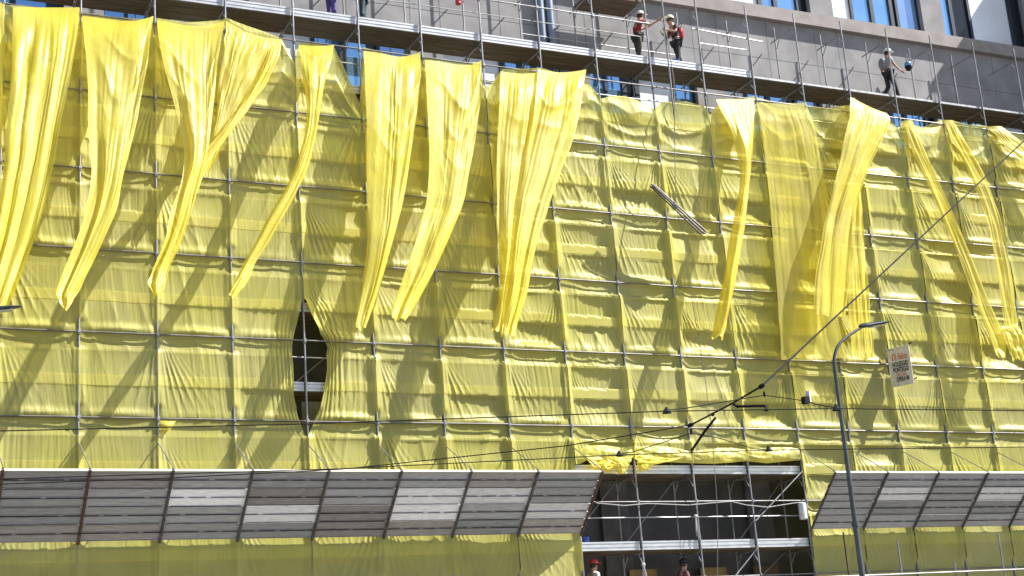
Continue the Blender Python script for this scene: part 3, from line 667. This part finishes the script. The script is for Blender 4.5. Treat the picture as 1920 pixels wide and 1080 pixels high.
# ---------------------------------------------------------------- street lamps
def street_lamp(dx, dy, dz, label):
    b = np.array([16.65 + dx, -6.0 + dy, 0.13])
    r = thing('street_lamp', label, 'street lamp', b, 'street lamps by the road')
    m = MB(); m.tube([b, b + (0, 0, 1.2), b + (0, 0, 5), b + (0, 0, 9.0 + dz)], [0.078, 0.074, 0.062, 0.047], 14)
    m.tube([b + (0, 0, 0), b + (0, 0, 0.25)], 0.13, 14); m.tube([b + (0, 0, 5.2), b + (0, 0, 5.32)], 0.088, 14)
    m.build('pole', LAMPM, r)
    a = b + (0, 0, 9.0 + dz)
    pts = []
    for k in range(13):
        q = k / 12; an = q * math.radians(58)
        pts.append(a + (1.05 * (1 - math.cos(an)), 0, 1.05 * math.sin(an) * 0.86))
    last = pts[-1]; pts.append(last + (0.48, 0, 0.26))
    MB().tube(pts, [0.045 - 0.010 * i / 13 for i in range(14)], 12).build('arm', LAMPM, r)
    e = pts[-1]
    h = MB(); hd = np.array([0.955, 0, 0.165]); hd /= np.linalg.norm(hd)
    V = []; n = 12; prof = [(0, .05, .05), (.08, .085, .075), (.22, .10, .075), (.45, .15, .065), (.70, .15, .045), (.90, .09, .025), (.97, .02, .01)]
    up = np.array([-hd[2], 0, hd[0]])
    for s_, wy, wz in prof:
        for k in range(n):
            an = 2 * math.pi * k / n
            V.append(e + hd * (s_ - 0.04) + np.array([0, 1, 0]) * wy * math.cos(an) + up * (wz * math.sin(an) * (1.0 if math.sin(an) > 0 else 0.6) + 0.02))
    F = [(i * n + k, i * n + (k + 1) % n, (i + 1) * n + (k + 1) % n, (i + 1) * n + k) for i in range(len(prof) - 1) for k in range(n)]
    F += [tuple(range(n))[::-1], tuple((len(prof) - 1) * n + k for k in range(n))]
    h.add(V, F); h.build('lamp_head', mat('lamp_head_paint', (0.045, 0.06, 0.07), 0.35, 0.3), r)
    MB().obox(e + hd * 0.5 - up * 0.026, hd * 0.22, np.array([0, 0.10, 0]), up * 0.006).build('lens', mat('lamp_lens', (0.5, 0.5, 0.45), 0.2), r, smooth=False)
    return r
street_lamp(0, 0, 0.02, 'tall grey street lamp with curved arm in front of the right canopy')
tipL = atz(24, 577, 10.30)
street_lamp(tipL[0] - 18.35, tipL[1] + 6.0, 0.0, 'street lamp whose head just enters the left picture edge')

# ---------------------------------------------------------------- tram overhead wires
def wire(name, label, pts, r, cat='overhead wire', group=None, m=None):
    return tag(MB().tube(pts, r, 6).build(name, m or WIRE, None), label, cat, group)
def ext(p, q, k): p, q = np.array(p), np.array(q); return q + (q - p) * k
G_ = 'tram wires over the road'
a = [atz(x, y, 6.0) for x, y in ((0, 808), (570, 795), (1250, 771), (1565, 766), (1920, 770))]
wire('contact_wire', 'upper black tram contact wire crossing the whole picture above the canopies', [ext(a[1], a[0], 2)] + a + [ext(a[3], a[4], 2)], 0.009, group=G_)
b_ = [atz(x, y, 6.0) for x, y in ((170, 893), (640, 879), (1163, 853), (1440, 844), (1920, 838))]
wire('contact_wire', 'lower black tram contact wire, running just over the canopy edges', [ext(b_[1], b_[0], 2)] + b_ + [ext(b_[3], b_[4], 2)], 0.009, group=G_)
c = [atz(1295, 797, 6.35), atz(1372, 757, 6.45), atz(1428, 724, 6.5), at(1920, 264, -9.0)]
wire('span_wire', 'thick black span wire rising steeply to the upper right', [c[0], c[1], c[2], c[3], ext(c[2], c[3], 0.5)], 0.017, group=G_)
d = [atz(-30, 909, 6.3), atz(300, 897, 6.3), atz(640, 880, 6.3), atz(1060, 836, 6.32), c[0]]
wire('span_wire', 'thin black span wire sagging away to the lower left', [ext(d[1], d[0], 3)] + d, 0.010, group=G_)
wire('pull_off_wire', 'thin kinked pull off wire above the upper contact wire', [atz(1243, 769, 6.1), atz(1282, 766, 6.15), atz(1433, 741, 6.3), atz(1505, 751, 6.25), atz(1545, 761, 6.15), atz(1568, 765, 6.08)], 0.008, group=G_)
wire('pull_off_wire', 'thin kinked pull off wire above the lower contact wire', [atz(1162, 851, 6.05), atz(1188, 847, 6.1), atz(1297, 812, 6.25), atz(1350, 822, 6.2), atz(1415, 842, 6.08), atz(1440, 843, 6.05)], 0.008, group=G_)
def fitting(name, label, pts, r, extra=()):
    m = MB(); m.tube(pts, r, 8)
    for p, q in extra: m.ball(p, q, 10, 6)
    return tag(m.build(name, WIRE, None), label, 'wire fitting', 'insulators and arms on the tram wires')
fitting('registration_arm', 'long slanting black arm from the span wire down to the lower contact wire', [atz(1341, 784, 6.40), atz(1322, 808, 6.3), atz(1300, 840, 6.12), atz(1297, 848, 6.01)], [0.022, 0.026, 0.022, 0.02], [(atz(1336, 777, 6.4), 0.035), (atz(1298, 843, 6.1), 0.032)])
fitting('registration_arm', 'short level black arm beside the span wire at the upper contact wire', [atz(1375, 758, 6.42), atz(1383, 762, 6.35), atz(1436, 761, 6.25), atz(1438, 769, 6.02)], [0.02, 0.024, 0.022, 0.026], [(atz(1383, 762, 6.35), 0.03), (atz(1437, 763, 6.2), 0.034), (atz(1436, 769, 6.02), (0.055, 0.03, 0.016))])
fitting('insulator', 'black strain insulator where the span wire bends upward', [atz(1423, 727, 6.48), atz(1433, 721, 6.52)], 0.035, [(atz(1428, 724, 6.5), 0.042), (atz(1433, 739, 6.32), (0.022, 0.022, 0.05))])
fitting('insulator', 'black insulator with hanging clamp at the left end of the span wire', [atz(1290, 799, 6.35), atz(1299, 795, 6.37)], 0.032, [(atz(1295, 797, 6.35), 0.042), (atz(1296, 808, 6.26), (0.025, 0.025, 0.06))])
for (x, y, z, lab) in [(1250, 770, 6.03, 'black triangular clamp at the left end of the upper pull off wire'), (1568, 765, 6.03, 'black triangular clamp touching the street lamp pole'),
                       (1161, 851, 6.03, 'black triangular clamp at the left end of the lower pull off wire'), (1441, 842, 6.03, 'black triangular clamp at the right end of the lower pull off wire')]:
    p = atz(x, y, z); m = MB(); m.lathe(p - (0, 0, .04), [(0.075, 0), (0.06, 0.02), (0.03, 0.07), (0.015, 0.10)], 10)
    tag(m.build('wire_clamp', WIRE, None), lab, 'wire fitting', 'insulators and arms on the tram wires')
p = atz(1511, 750, 6.26); q = thing('wire_sensor', 'small dark box with upright white plate on the pull off wire', 'wire fitting', p)
MB().box(p[0] - .06, p[0] + .04, p[1] - .05, p[1] + .05, p[2] - .06, p[2] + .05).build('housing', WIRE, q, smooth=False)
MB().box(p[0] + .045, p[0] + .07, p[1] - .05, p[1] + .05, p[2] - .04, p[2] + .15).build('plate', flat('white_plate', (0.8, 0.8, 0.8)), q, smooth=False)

# ---------------------------------------------------------------- advertising board
TL, TR = at(1664, 657, -0.10), at(1703, 644, -0.72)
BH = 1.16
right = TR - TL; right[2] = 0; BW = np.linalg.norm(right); right /= BW; up = np.array([0, 0, 1.0]); nor = np.cross(right, up); nor /= np.linalg.norm(nor)
if nor[1] > 0: nor = -nor
org = TL * 1.0; org[2] = (TL[2] + TR[2]) / 2
sg = thing('advert_board', 'small cream advertising board with red and black lettering hung on the net', 'sign', org + right * BW / 2 - up * BH)
cc = org + right * BW / 2 - up * BH / 2
MB().obox(cc, right * BW / 2, up * BH / 2, nor * 0.008).build('panel', flat('board_cream', (0.72, 0.67, 0.58)), sg, smooth=False)
for k, dz in ((1, 0.02), (1, -BH + 0.12)):
    e = org + right * (BW + 0.02) + up * dz
    MB().tube([e, e + right * 0.09 + up * 0.03], 0.02, 6).build('tie', WIRE, sg)
# bracket that carries the board out from the scaffold
MB().tube([(org[0] - 0.05, -0.02, org[2] - 0.05), org + right * BW * 0.97 - up * 0.05 - nor * 0.03], 0.015, 6).build('bracket', TUBE, sg)
def lettering(txt, cx, cy, size, m, shear=0.0, off=0.0, sx=1.0):
    cu = bpy.data.curves.new('lettering', 'FONT'); cu.body = txt; cu.size = size; cu.align_x = 'CENTER'; cu.align_y = 'CENTER'; cu.shear = shear; cu.offset = off
    cu.extrude = 0.002
    t = bpy.data.objects.new('lettering', cu); COL.objects.link(t); dg = bpy.context.evaluated_depsgraph_get()
    me = bpy.data.meshes.new_from_object(t.evaluated_get(dg)); bpy.data.objects.remove(t); bpy.data.curves.remove(cu)
    p = cc + right * cx + up * cy + nor * 0.011
    for v in me.vertices:
        q = p + right * v.co.x * sx + up * v.co.y + nor * v.co.z; v.co = q
    me.materials.clear(); me.materials.append(m); new_obj('lettering', me, sg)
RED, BLK = flat('letter_red', (0.62, 0.10, 0.04)), flat('letter_black', (0.02, 0.02, 0.025))
k_ = BW / 1.02
lettering('Di Falco', 0.0, BH * 0.245, 0.27, RED, 0.25, 0.004, 0.80 * k_)
lettering('NOLEGGIO', 0.0, BH * 0.055, 0.20, BLK, 0.0, 0.0065, 0.74 * k_)
lettering('PONTEGGI', 0.0, -BH * 0.090, 0.20, BLK, 0.0, 0.0065, 0.74 * k_)
lettering('EDILIZIA', 0.0, -BH * 0.215, 0.15, RED, 0.0, 0.0, 0.8 * k_)
lettering('OPERA MI', 0.02, -BH * 0.335, 0.19, BLK, 0.1, 0.005, 0.72 * k_)

# ---------------------------------------------------------------- hoisted pipes, rope, reel, lamp
pa, pb = at(1224, 348, -0.75), at(1318, 435, -0.75); ax = pb - pa; an = ax / np.linalg.norm(ax)
s1 = np.cross(an, (0, 1, 0)); s1 /= np.linalg.norm(s1); s2 = np.array([0, 1.0, 0])
pb_ = thing('pipe_bundle', 'bundle of grey scaffold tubes slung slanting from the hoist rope', 'pipe bundle', (pa + pb) / 2)
for i, (u1, u2) in enumerate([(0, 0), (0.05, 0.01), (-0.05, 0.015), (0.025, 0.05), (-0.025, -0.045)]):
    o_ = s1 * u1 + s2 * u2; sp = s1 * u1 * 0.9
    MB().tube([pa + o_ * 1.1 + an * rng.uniform(-.08, .08), pb + o_ + sp + an * rng.uniform(-.12, .12)], 0.024, 8).build('tube', TUBED if i % 2 else RAFT, pb_)
mid = (pa + pb) / 2 - an * 0.12
MB().tube([mid - an * 0.07, mid + an * 0.07], 0.095, 10).build('sling', ROPE, pb_)
hand = np.array([16.78, -0.10, 21.05])
tag(MB().tube([hand + (0, 0, 1.6), hand, hand + (-.02, -.2, -2.0), mid + s1 * 0.05], 0.015, 6).build('hoist_rope', ROPE, None), 'grey hoist rope from the red shirted man down to the pipe bundle', 'rope')
tag(MB().tube([mid, at(1282, 440, -.7), at(1290, 520, -.6), at(1318, 680, -.5), at(1334, 800, -.45), at(1343, 920, -.4), at(1346, 1000, -.4), at(1345, 1090, -.4)], 0.009, 6).build('tag_line', ROPE, None), 'thin grey line hanging from the pipe bundle past the open bays', 'rope')
tag(MB().tube([(16.75, -0.13, 17.9), (16.75, -0.13, 22.6)], 0.024, 8).build('hoist_post', TUBE, None), 'extra steel tube standing beside the red shirted man', 'steel tube')
rc = at(1703, 124, 0.95)
fr_ = thing('fall_arrester', 'blue and black fall arrest reel hanging from a top frame', 'reel', rc)
MB().lathe(rc + (0, 0, -.17), [(0.03, 0), (0.08, .03), (0.115, .12), (0.12, .16)], 16).build('lower_housing', WIRE, fr_)
MB().lathe(rc + (0, 0, -.009), [(0.12, 0), (0.125, .05), (0.11, .12), (0.07, .16), (0.03, .17)], 16).build('upper_housing', flat('reel_blue', (0.12, 0.33, 0.62), 0.4), fr_)
MB().tube([rc + (-.04, 0, .15), rc + (-.05, 0, .33), rc + (-.02, 0, .46)], 0.02, 6).tube([rc + (.04, 0, .15), rc + (.05, 0, .33), rc + (-.02, 0, .46)], 0.02, 6).build('strap', ROPE, fr_)
MB().tube([rc + (0, 0, -.17), rc + (-.75, -.4, -.62)], 0.007, 5).build('cable', ROPE, fr_)
fl = at(1505, 958, -0.06)
f_ = thing('site_lamp', 'white cylindrical site lamp strapped at the right end of the open bays', 'lamp', fl)
MB().lathe(fl + (0, 0, -.24), [(0.06, 0), (0.11, .02), (0.115, .42), (0.10, .46), (0.05, .48)], 14).build('body', flat('lamp_white', (0.72, 0.74, 0.76), 0.4), f_)
MB().tube([fl + (0, 0, .22), fl + (.02, .02, .34)], 0.02, 6).build('hook', WIRE, f_)
tag(MB().tube([at(1118, 943, -.07), at(1170, 948, -.09), at(1215, 944, -.07), at(1290, 947, -.09), at(1370, 940, -.07), at(1400, 947, -.1), at(1440, 951, -.1), at(1490, 943, -.07), at(1503, 942, -.07)], 0.013, 6).build('power_cable', flat('cable_grey', (0.4, 0.4, 0.4)), None), 'pale sagging power cable along the guard rail of the open bays', 'cable')
def bucket(x, y, z, colr, lab, h=0.26):
    r = thing('bucket', lab, 'bucket', (x, y, z), 'buckets on the decks')
    MB().lathe((x, y, z), [(0.10, 0.0), (0.13, h - 0.02), (0.14, h), (0.12, h), (0.095, 0.02)], 14).build('tub', colr, r)
    MB().tube([(x - .13, y, z + h), (x - .06, y, z + h + .09), (x + .06, y, z + h + .09), (x + .13, y, z + h)], 0.008, 5).build('handle', WIRE, r)
BLU = flat('bucket_blue', (0.06, 0.12, 0.55), 0.4)
bucket(17.25, 0.25, deck_z(7) + 0.005, BLU, 'blue bucket on the top deck beside the man in black')
bucket(12.95, 0.45, deck_z(0) + 0.005, BLU, 'blue bucket on the deck beside the left canopy end', 0.34)
sk = MB(); sk.ball((16.75, 0.45, deck_z(7) + 0.12), (0.26, 0.2, 0.14), 14, 8); sk.ball((16.95, 0.5, deck_z(7) + 0.10), (0.18, 0.18, 0.11), 12, 8)
tag(sk.build('sack', flat('sack_white', (0.7, 0.68, 0.64)), None), 'crumpled white sack on the top deck behind the hoist post', 'sack')
rg = at(859, 2, 1.02)
m = MB(); m.lathe(rg + (0, 0, -.13), [(0.03, 0), (0.09, 0.04), (0.08, 0.16), (0.04, 0.24), (0.03, .3)], 10)
tag(m.build('rag', flat('rag_red', (0.55, 0.08, 0.09)), None), 'red rag knotted round an inner pole above the top deck', 'rag')
# knotted straps on the standards of the open bays
for (x, y, lab, ln) in [(1305, 975, 'pale strap knotted on the middle standard of the open bays', 0.55), (1207, 1066, 'grey rags tied round the second standard low in the open bays', 0.35)]:
    p = at(x, y, -0.06); m = MB()
    for k in range(5):
        o_ = rng.uniform(-.06, .06, 3); m.tube([p + (0, 0, .1), p + o_ + (0, 0, -ln * 0.4), p + o_ * 1.4 + (0, 0, -ln * rng.uniform(.6, 1))], [0.02, 0.016, 0.01], 5)
    m.ball(p + (0, 0, .1), (0.06, 0.05, 0.05), 10, 6)
    tag(m.build('strap', flat('strap_pale', (0.5, 0.5, 0.48)), None), lab, 'strap')
# tube barrier at the lower right
br = thing('tube_barrier', 'steel tube barrier in front of the netting under the right canopy', 'barrier', (22, -1.0, 0.13))
for x, y in ((1581, 998), (1682, 1012), (1789, 1054), (1871, 1000)):
    p = at(x, y, -1.0); MB().tube([(p[0], -1.0, 0.13), p], 0.024, 8).build('post', RUST if x == 1581 else TUBE, br)
p, q = at(1480, 1078, -1.03), at(1930, 1068, -1.03)
MB().tube([(p[0], -1.045, (p[2] + q[2]) / 2 - .06), (q[0] + 3, -1.045, (p[2] + q[2]) / 2)], 0.022, 8).build('rail', TUBE, br)

# ---------------------------------------------------------------- people
SKIN = mat('skin', (0.45, 0.27, 0.19), 0.6); HAIR = mat('hair', (0.03, 0.022, 0.018), 0.7)
def skinned(name, J, E, R, m, parent, sub=1, root=0):
    me = bpy.data.meshes.new(name); me.from_pydata([tuple(j) for j in J], E, []); o = bpy.data.objects.new(name, me); COL.objects.link(o)
    sk = o.modifiers.new('skin', 'SKIN'); sk.use_smooth_shade = True; o.modifiers.new('sub', 'SUBSURF').levels = sub
    o.modifiers['sub'].render_levels = sub
    for i, v in enumerate(me.skin_vertices[0].data):
        v.radius = R[i] if hasattr(R[i], '__len__') else (R[i], R[i]); v.use_root = (i == root)
    dg = bpy.context.evaluated_depsgraph_get(); nm = bpy.data.meshes.new_from_object(o.evaluated_get(dg))
    bpy.data.objects.remove(o); bpy.data.meshes.remove(me)
    nm.materials.clear(); nm.materials.append(m); nm.name = name
    return new_obj(name, nm, parent)

BASE = dict(pel=(0, 0, .96), wai=(0, 0, 1.12), che=(.0, 0, 1.32), nec=(.01, 0, 1.49), hd0=(.035, 0, 1.58), hd1=(.045, 0, 1.66), hd2=(.04, 0, 1.73), nose=(.135, 0, 1.63),
            lsh=(0, .17, 1.42), lel=(-.02, .22, 1.14), lwr=(.06, .23, .90), lha=(.09, .23, .81), rsh=(0, -.17, 1.42), rel=(-.02, -.22, 1.14), rwr=(.06, -.23, .90), rha=(.09, -.23, .81),
            lhi=(0, .09, .92), lkn=(.03, .10, .50), lan=(0, .10, .09), lto=(.17, .11, .03), rhi=(0, -.09, .92), rkn=(.03, -.10, .50), ran=(0, -.10, .09), rto=(.17, -.11, .03))
ORD = list(BASE)
RAD = dict(pel=.115, wai=.10, che=.125, nec=.052, hd0=.072, hd1=.088, hd2=.075, nose=.016, lsh=.062, lel=.043, lwr=.029, lha=.034, rsh=.062, rel=.043, rwr=.029, rha=.034,
           lhi=.085, lkn=.058, lan=.04, lto=.035, rhi=.085, rkn=.058, ran=.04, rto=.035)
EDG = [('pel', 'wai'), ('wai', 'che'), ('che', 'nec'), ('nec', 'hd0'), ('hd0', 'hd1'), ('hd1', 'hd2'), ('hd0', 'nose'), ('che', 'lsh'), ('lsh', 'lel'), ('lel', 'lwr'), ('lwr', 'lha'),
       ('che', 'rsh'), ('rsh', 'rel'), ('rel', 'rwr'), ('rwr', 'rha'), ('pel', 'lhi'), ('lhi', 'lkn'), ('lkn', 'lan'), ('lan', 'lto'), ('pel', 'rhi'), ('rhi', 'rkn'), ('rkn', 'ran'), ('ran', 'rto')]
def person(label, loc, yaw, pose, shirt, trous, boots, helmet=None, pack=None, sleeves='short', shorts=False, scale=1.0, group='workers on the scaffold'):
    Jd = {k: np.array(pose.get(k, v), float) for k, v in BASE.items()}
    ca, sa = math.cos(yaw), math.sin(yaw); L = np.array(loc, float)
    T = lambda p: L + scale * np.array([p[0] * ca - p[1] * sa, p[0] * sa + p[1] * ca, p[2]])
    r = thing('person', label, 'person', loc, group)
    J = [T(Jd[k]) for k in ORD]; R = [RAD[k] * scale for k in ORD]; ix = {k: i for i, k in enumerate(ORD)}
    E = [(ix[a], ix[b]) for a, b in EDG]
    for sd in 'lr':                                                     # fingers and thumb
        h, w_ = Jd[sd + 'ha'], Jd[sd + 'wr']; d = h - w_; d /= np.linalg.norm(d)
        s_ = np.cross(d, (1, 0, 0)) if abs(d[0]) < .9 else np.cross(d, (0, 0, 1)); s_ /= np.linalg.norm(s_); n_ = np.cross(d, s_)
        for k, (off, ln) in enumerate([(-.030, .065), (-.010, .078), (.010, .074), (.030, .056)]):
            a_ = h + s_ * off + d * .03; b2 = a_ + d * ln * .55 + n_ * .008; c2 = b2 + d * ln * .4 + n_ * .025
            i0 = len(J); J += [T(a_), T(b2), T(c2)]; R += [.010 * scale, .009 * scale, .007 * scale]; E += [(ix[sd + 'ha'], i0), (i0, i0 + 1), (i0 + 1, i0 + 2)]
        a_ = h - d * .02 + s_ * .035 + n_ * .01; b2 = a_ + d * .045 + s_ * .025
        i0 = len(J); J += [T(a_), T(b2)]; R += [.011 * scale, .009 * scale]; E += [(ix[sd + 'ha'], i0), (i0, i0 + 1)]
    skinned('body', J, E, R, SKIN, r)
    def wear(name, keys, edges, add, m, over={}):
        jj = [T(over.get(k, Jd[k])) for k in keys]; i2 = {k: i for i, k in enumerate(keys)}
        return skinned(name, jj, [(i2[a], i2[b]) for a, b in edges], [(RAD.get(k, .05) + add) * scale for k in keys], m, r)
    mid = lambda a, b, t: Jd[a] * (1 - t) + Jd[b] * t
    ov = {}
    if sleeves == 'short':
        ov = dict(lel=mid('lsh', 'lel', .72), rel=mid('rsh', 'rel', .72)); ks = ['che', 'wai', 'pel', 'lsh', 'lel', 'rsh', 'rel']
        es = [('che', 'wai'), ('wai', 'pel'), ('che', 'lsh'), ('lsh', 'lel'), ('che', 'rsh'), ('rsh', 'rel')]
    else:
        ks = ['che', 'wai', 'pel', 'lsh', 'lel', 'lwr', 'rsh', 'rel', 'rwr']; es = [('che', 'wai'), ('wai', 'pel'), ('che', 'lsh'), ('lsh', 'lel'), ('lel', 'lwr'), ('che', 'rsh'), ('rsh', 'rel'), ('rel', 'rwr')]
    wear('shirt', ks, es, .018, shirt, {**ov, 'pel': mid('wai', 'pel', .75)})
    ov2 = {'lan': mid('lkn', 'lan', .25 if shorts else .96), 'ran': mid('rkn', 'ran', .25 if shorts else .96)}
    wear('trousers', ['pel', 'lhi', 'lkn', 'lan', 'rhi', 'rkn', 'ran'], [('pel', 'lhi'), ('lhi', 'lkn'), ('lkn', 'lan'), ('pel', 'rhi'), ('rhi', 'rkn'), ('rkn', 'ran')], .022, trous, ov2)
    for sd in 'lr':
        wear('boot', [sd + 'an', sd + 'to'], [(sd + 'an', sd + 'to')], .018, boots)
    hc = Jd['hd1']; f = Jd['nose'] - Jd['hd0']; f[2] = 0; f /= np.linalg.norm(f) + 1e-9; sd_ = np.array([-f[1], f[0], 0])
    for e in (-1, 1): MB().ball(T(hc + f * .083 + sd_ * .033 * e + np.array([0, 0, .0])), .012 * scale, 8, 6).build('eye', WIRE, r)
    for e in (-1, 1): MB().ball(T(hc + sd_ * .090 * e + np.array([0, 0, -.02])), (.016 * scale, .016 * scale, .03 * scale), 8, 6).build('ear', SKIN, r)
    MB().obox(T(hc + f * .080 + np.array([0, 0, -.075])), (T(sd_) - T((0, 0, 0))) * .025, (T(f) - T((0, 0, 0))) * .008, (0, 0, .005)).build('mouth', mat('lips', (0.30, 0.13, 0.10), 0.6), r)
    MB().ball(T(hc - f * .018 + np.array([0, 0, .01])), np.array([.098, .098, .105]) * scale, 14, 10).build('hair', HAIR, r)
    if helmet:
        hm = MB(); c = T(hc + np.array([0, 0, .045]))
        hm.lathe(c, [(.145 * scale, 0), (.140 * scale, .015), (.128 * scale, .05), (.105 * scale, .09), (.06 * scale, .118), (.015 * scale, .128)], 18)
        pk = T(hc + f * .15 + np.array([0, 0, .05])); fx = T(f) - T((0, 0, 0)); sx = T(sd_) - T((0, 0, 0))
        hm.obox(pk, fx * .055, sx * .075, np.array([0, 0, .006])); hm.build('helmet', helmet, r)
    if pack:
        b = Jd['che'] * .55 + Jd['wai'] * .45 - f * .19
        m = MB(); m.ball(T(b), np.array([.12, .14, .22]) * scale, 14, 10); m.build('backpack', pack, r)
        MB().tube([T(Jd['lsh'] - f * .08), T(Jd['lsh'] + f * .085 - sd_ * .03), T(Jd['wai'] + f * .13 + sd_ * .09)], .016, 6).tube([T(Jd['rsh'] - f * .08), T(Jd['rsh'] + f * .085 + sd_ * .03), T(Jd['wai'] + f * .13 - sd_ * .09)], .016, 6).build('strap', pack, r)
    return r
WHT = flat('helmet_white', (0.8, 0.8, 0.78), 0.35); CRM = flat('helmet_cream', (0.75, 0.72, 0.5), 0.35); HRED = flat('helmet_red', (0.62, 0.06, 0.05), 0.35); HBLK = flat('helmet_black', (0.03, 0.03, 0.035), 0.35)
REDS = flat('shirt_red', (0.30, 0.015, 0.015)); BLKC = flat('cloth_black', (0.018, 0.018, 0.024)); OLV = flat('cloth_olive', (0.055, 0.055, 0.04)); GRY = flat('shirt_grey', (0.33, 0.31, 0.33)); REDP = flat('pack_red', (0.45, 0.03, 0.05))
TEAL = flat('cloth_teal', (0.02, 0.05, 0.07)); PUR = flat('cloth_purple', (0.08, 0.06, 0.25)); GRN = flat('cloth_green', (0.03, 0.08, 0.02)); BOOT = flat('boot_brown', (0.05, 0.03, 0.02)); PALE = flat('vest_pale', (0.55, 0.5, 0.5)); GRP = flat('pack_grey', (0.22, 0.21, 0.24))
DZ = deck_z(7) + 0.004
HP = lambda x, y, z: np.array([x, y, z])
person('man in red shirt and white helmet reaching for the hoist rope', (16.12, 0.42, DZ), 0.0,
       dict(che=(.06, 0, 1.33), nec=(.13, 0, 1.49), hd0=(.17, 0, 1.57), hd1=(.185, 0, 1.65), hd2=(.18, 0, 1.72), nose=(.265, 0, 1.60), lsh=(.08, .17, 1.42), rsh=(.09, -.17, 1.42),
            lel=(.32, .20, 1.33), lwr=(.52, .10, 1.42), lha=(.60, .07, 1.47), rel=(.34, -.22, 1.28), rwr=(.53, -.32, 1.38), rha=(.60, -.38, 1.43),
            lkn=(.06, .12, .50), lan=(.16, .14, .09), lto=(.33, .14, .03), rkn=(-.06, -.14, .50), ran=(-.18, -.16, .09), rto=(-.01, -.18, .03)),
       REDS, OLV, BOOT, WHT)
person('man in black with red backpack holding the white topped pole', (17.45, 0.40, DZ), math.pi,
       dict(che=(.04, 0, 1.33), nec=(.09, 0, 1.49), hd0=(.13, 0, 1.57), hd1=(.145, 0, 1.65), hd2=(.14, 0, 1.72), nose=(.225, 0, 1.60), lsh=(.05, .17, 1.42), rsh=(.05, -.17, 1.42),
            lel=(.14, .24, 1.17), lwr=(.34, .16, 1.22), lha=(.42, .13, 1.25), rel=(.12, -.24, 1.16), rwr=(.33, -.14, 1.20), rha=(.41, -.10, 1.23),
            lkn=(.05, .10, .50), lan=(.08, .10, .09), lto=(.25, .11, .03), rkn=(-.12, -.12, .50), ran=(-.30, -.14, .10), rto=(-.14, -.17, .03)),
       BLKC, BLKC, BOOT, CRM, REDP)
tag(MB().tube([(17.02, 0.34, DZ), (17.02, 0.34, DZ + 1.55)], 0.016, 8).ball((17.02, 0.34, DZ + 1.58), (.06, .05, .05), 10, 6).build('pole', flat('pole_pale', (0.7, 0.72, 0.6)), None), 'pale upright pole gripped by the man in black', 'pole')
person('man in grey shirt and white helmet walking right along the top deck', (25.42, 0.42, DZ), 0.0,
       dict(che=(.03, 0, 1.33), nec=(.06, 0, 1.49), hd0=(.09, 0, 1.57), hd1=(.10, 0, 1.65), hd2=(.095, 0, 1.72), nose=(.19, 0, 1.62), lel=(-.06, .23, 1.15), lwr=(.10, .24, .95), lha=(.16, .24, .88),
            rel=(.12, -.22, 1.16), rwr=(.30, -.22, 1.0), rha=(.38, -.22, .97), lkn=(.02, .09, .50), lan=(-.28, .09, .14), lto=(-.15, .10, .04), rkn=(.14, -.09, .50), ran=(.22, -.09, .09), rto=(.39, -.10, .03)),
       GRY, BLKC, BLKC, WHT, GRP)
person('worker in purple trousers at the top left, cut by the picture edge', (6.62, 0.45, DZ), 0.3, {}, TEAL, PUR, BLKC, WHT)
person('worker in dark trousers and green top right of the purple trousers', (7.55, 0.45, DZ), 2.6, dict(lan=(.0, .16, .09), lto=(.17, .17, .03), ran=(0, -.16, .09), rto=(.17, -.17, .03)), GRN, TEAL, BLKC, CRM)
DZ0 = deck_z(-1) + 0.004
person('worker with bright red helmet below the left canopy end', (13.05, 0.30, DZ0), 0.2, {}, PALE, BLKC, BLKC, HRED, scale=0.97)
person('bare armed worker with black helmet low in the open bays', (15.80, 0.35, DZ0), 0.1, {}, flat('vest_maroon', (0.2, 0.08, 0.09)), BLKC, BLKC, HBLK, scale=0.95)
# boards leaning in the lowest bay
for (x, lab) in [(15.1, 'yellowish plywood sheet standing left of the black helmeted worker'), (17.35, 'yellowish plywood sheet standing behind the third low bay'), (19.1, 'brown plywood sheet standing at the right of the low bays')]:
    tag(MB().obox((x, 1.25, 4.6), (0.42, 0, 0), (0, 0.015, 0.0), (0, 0.03, 0.62)).build('plywood_sheet', mat('plywood', (0.30, 0.20, 0.07), 0.8, 0, 0.2, 3) if x < 19 else flat('plywood_brown', (0.14, 0.08, 0.04)), None, smooth=False), lab, 'plywood')
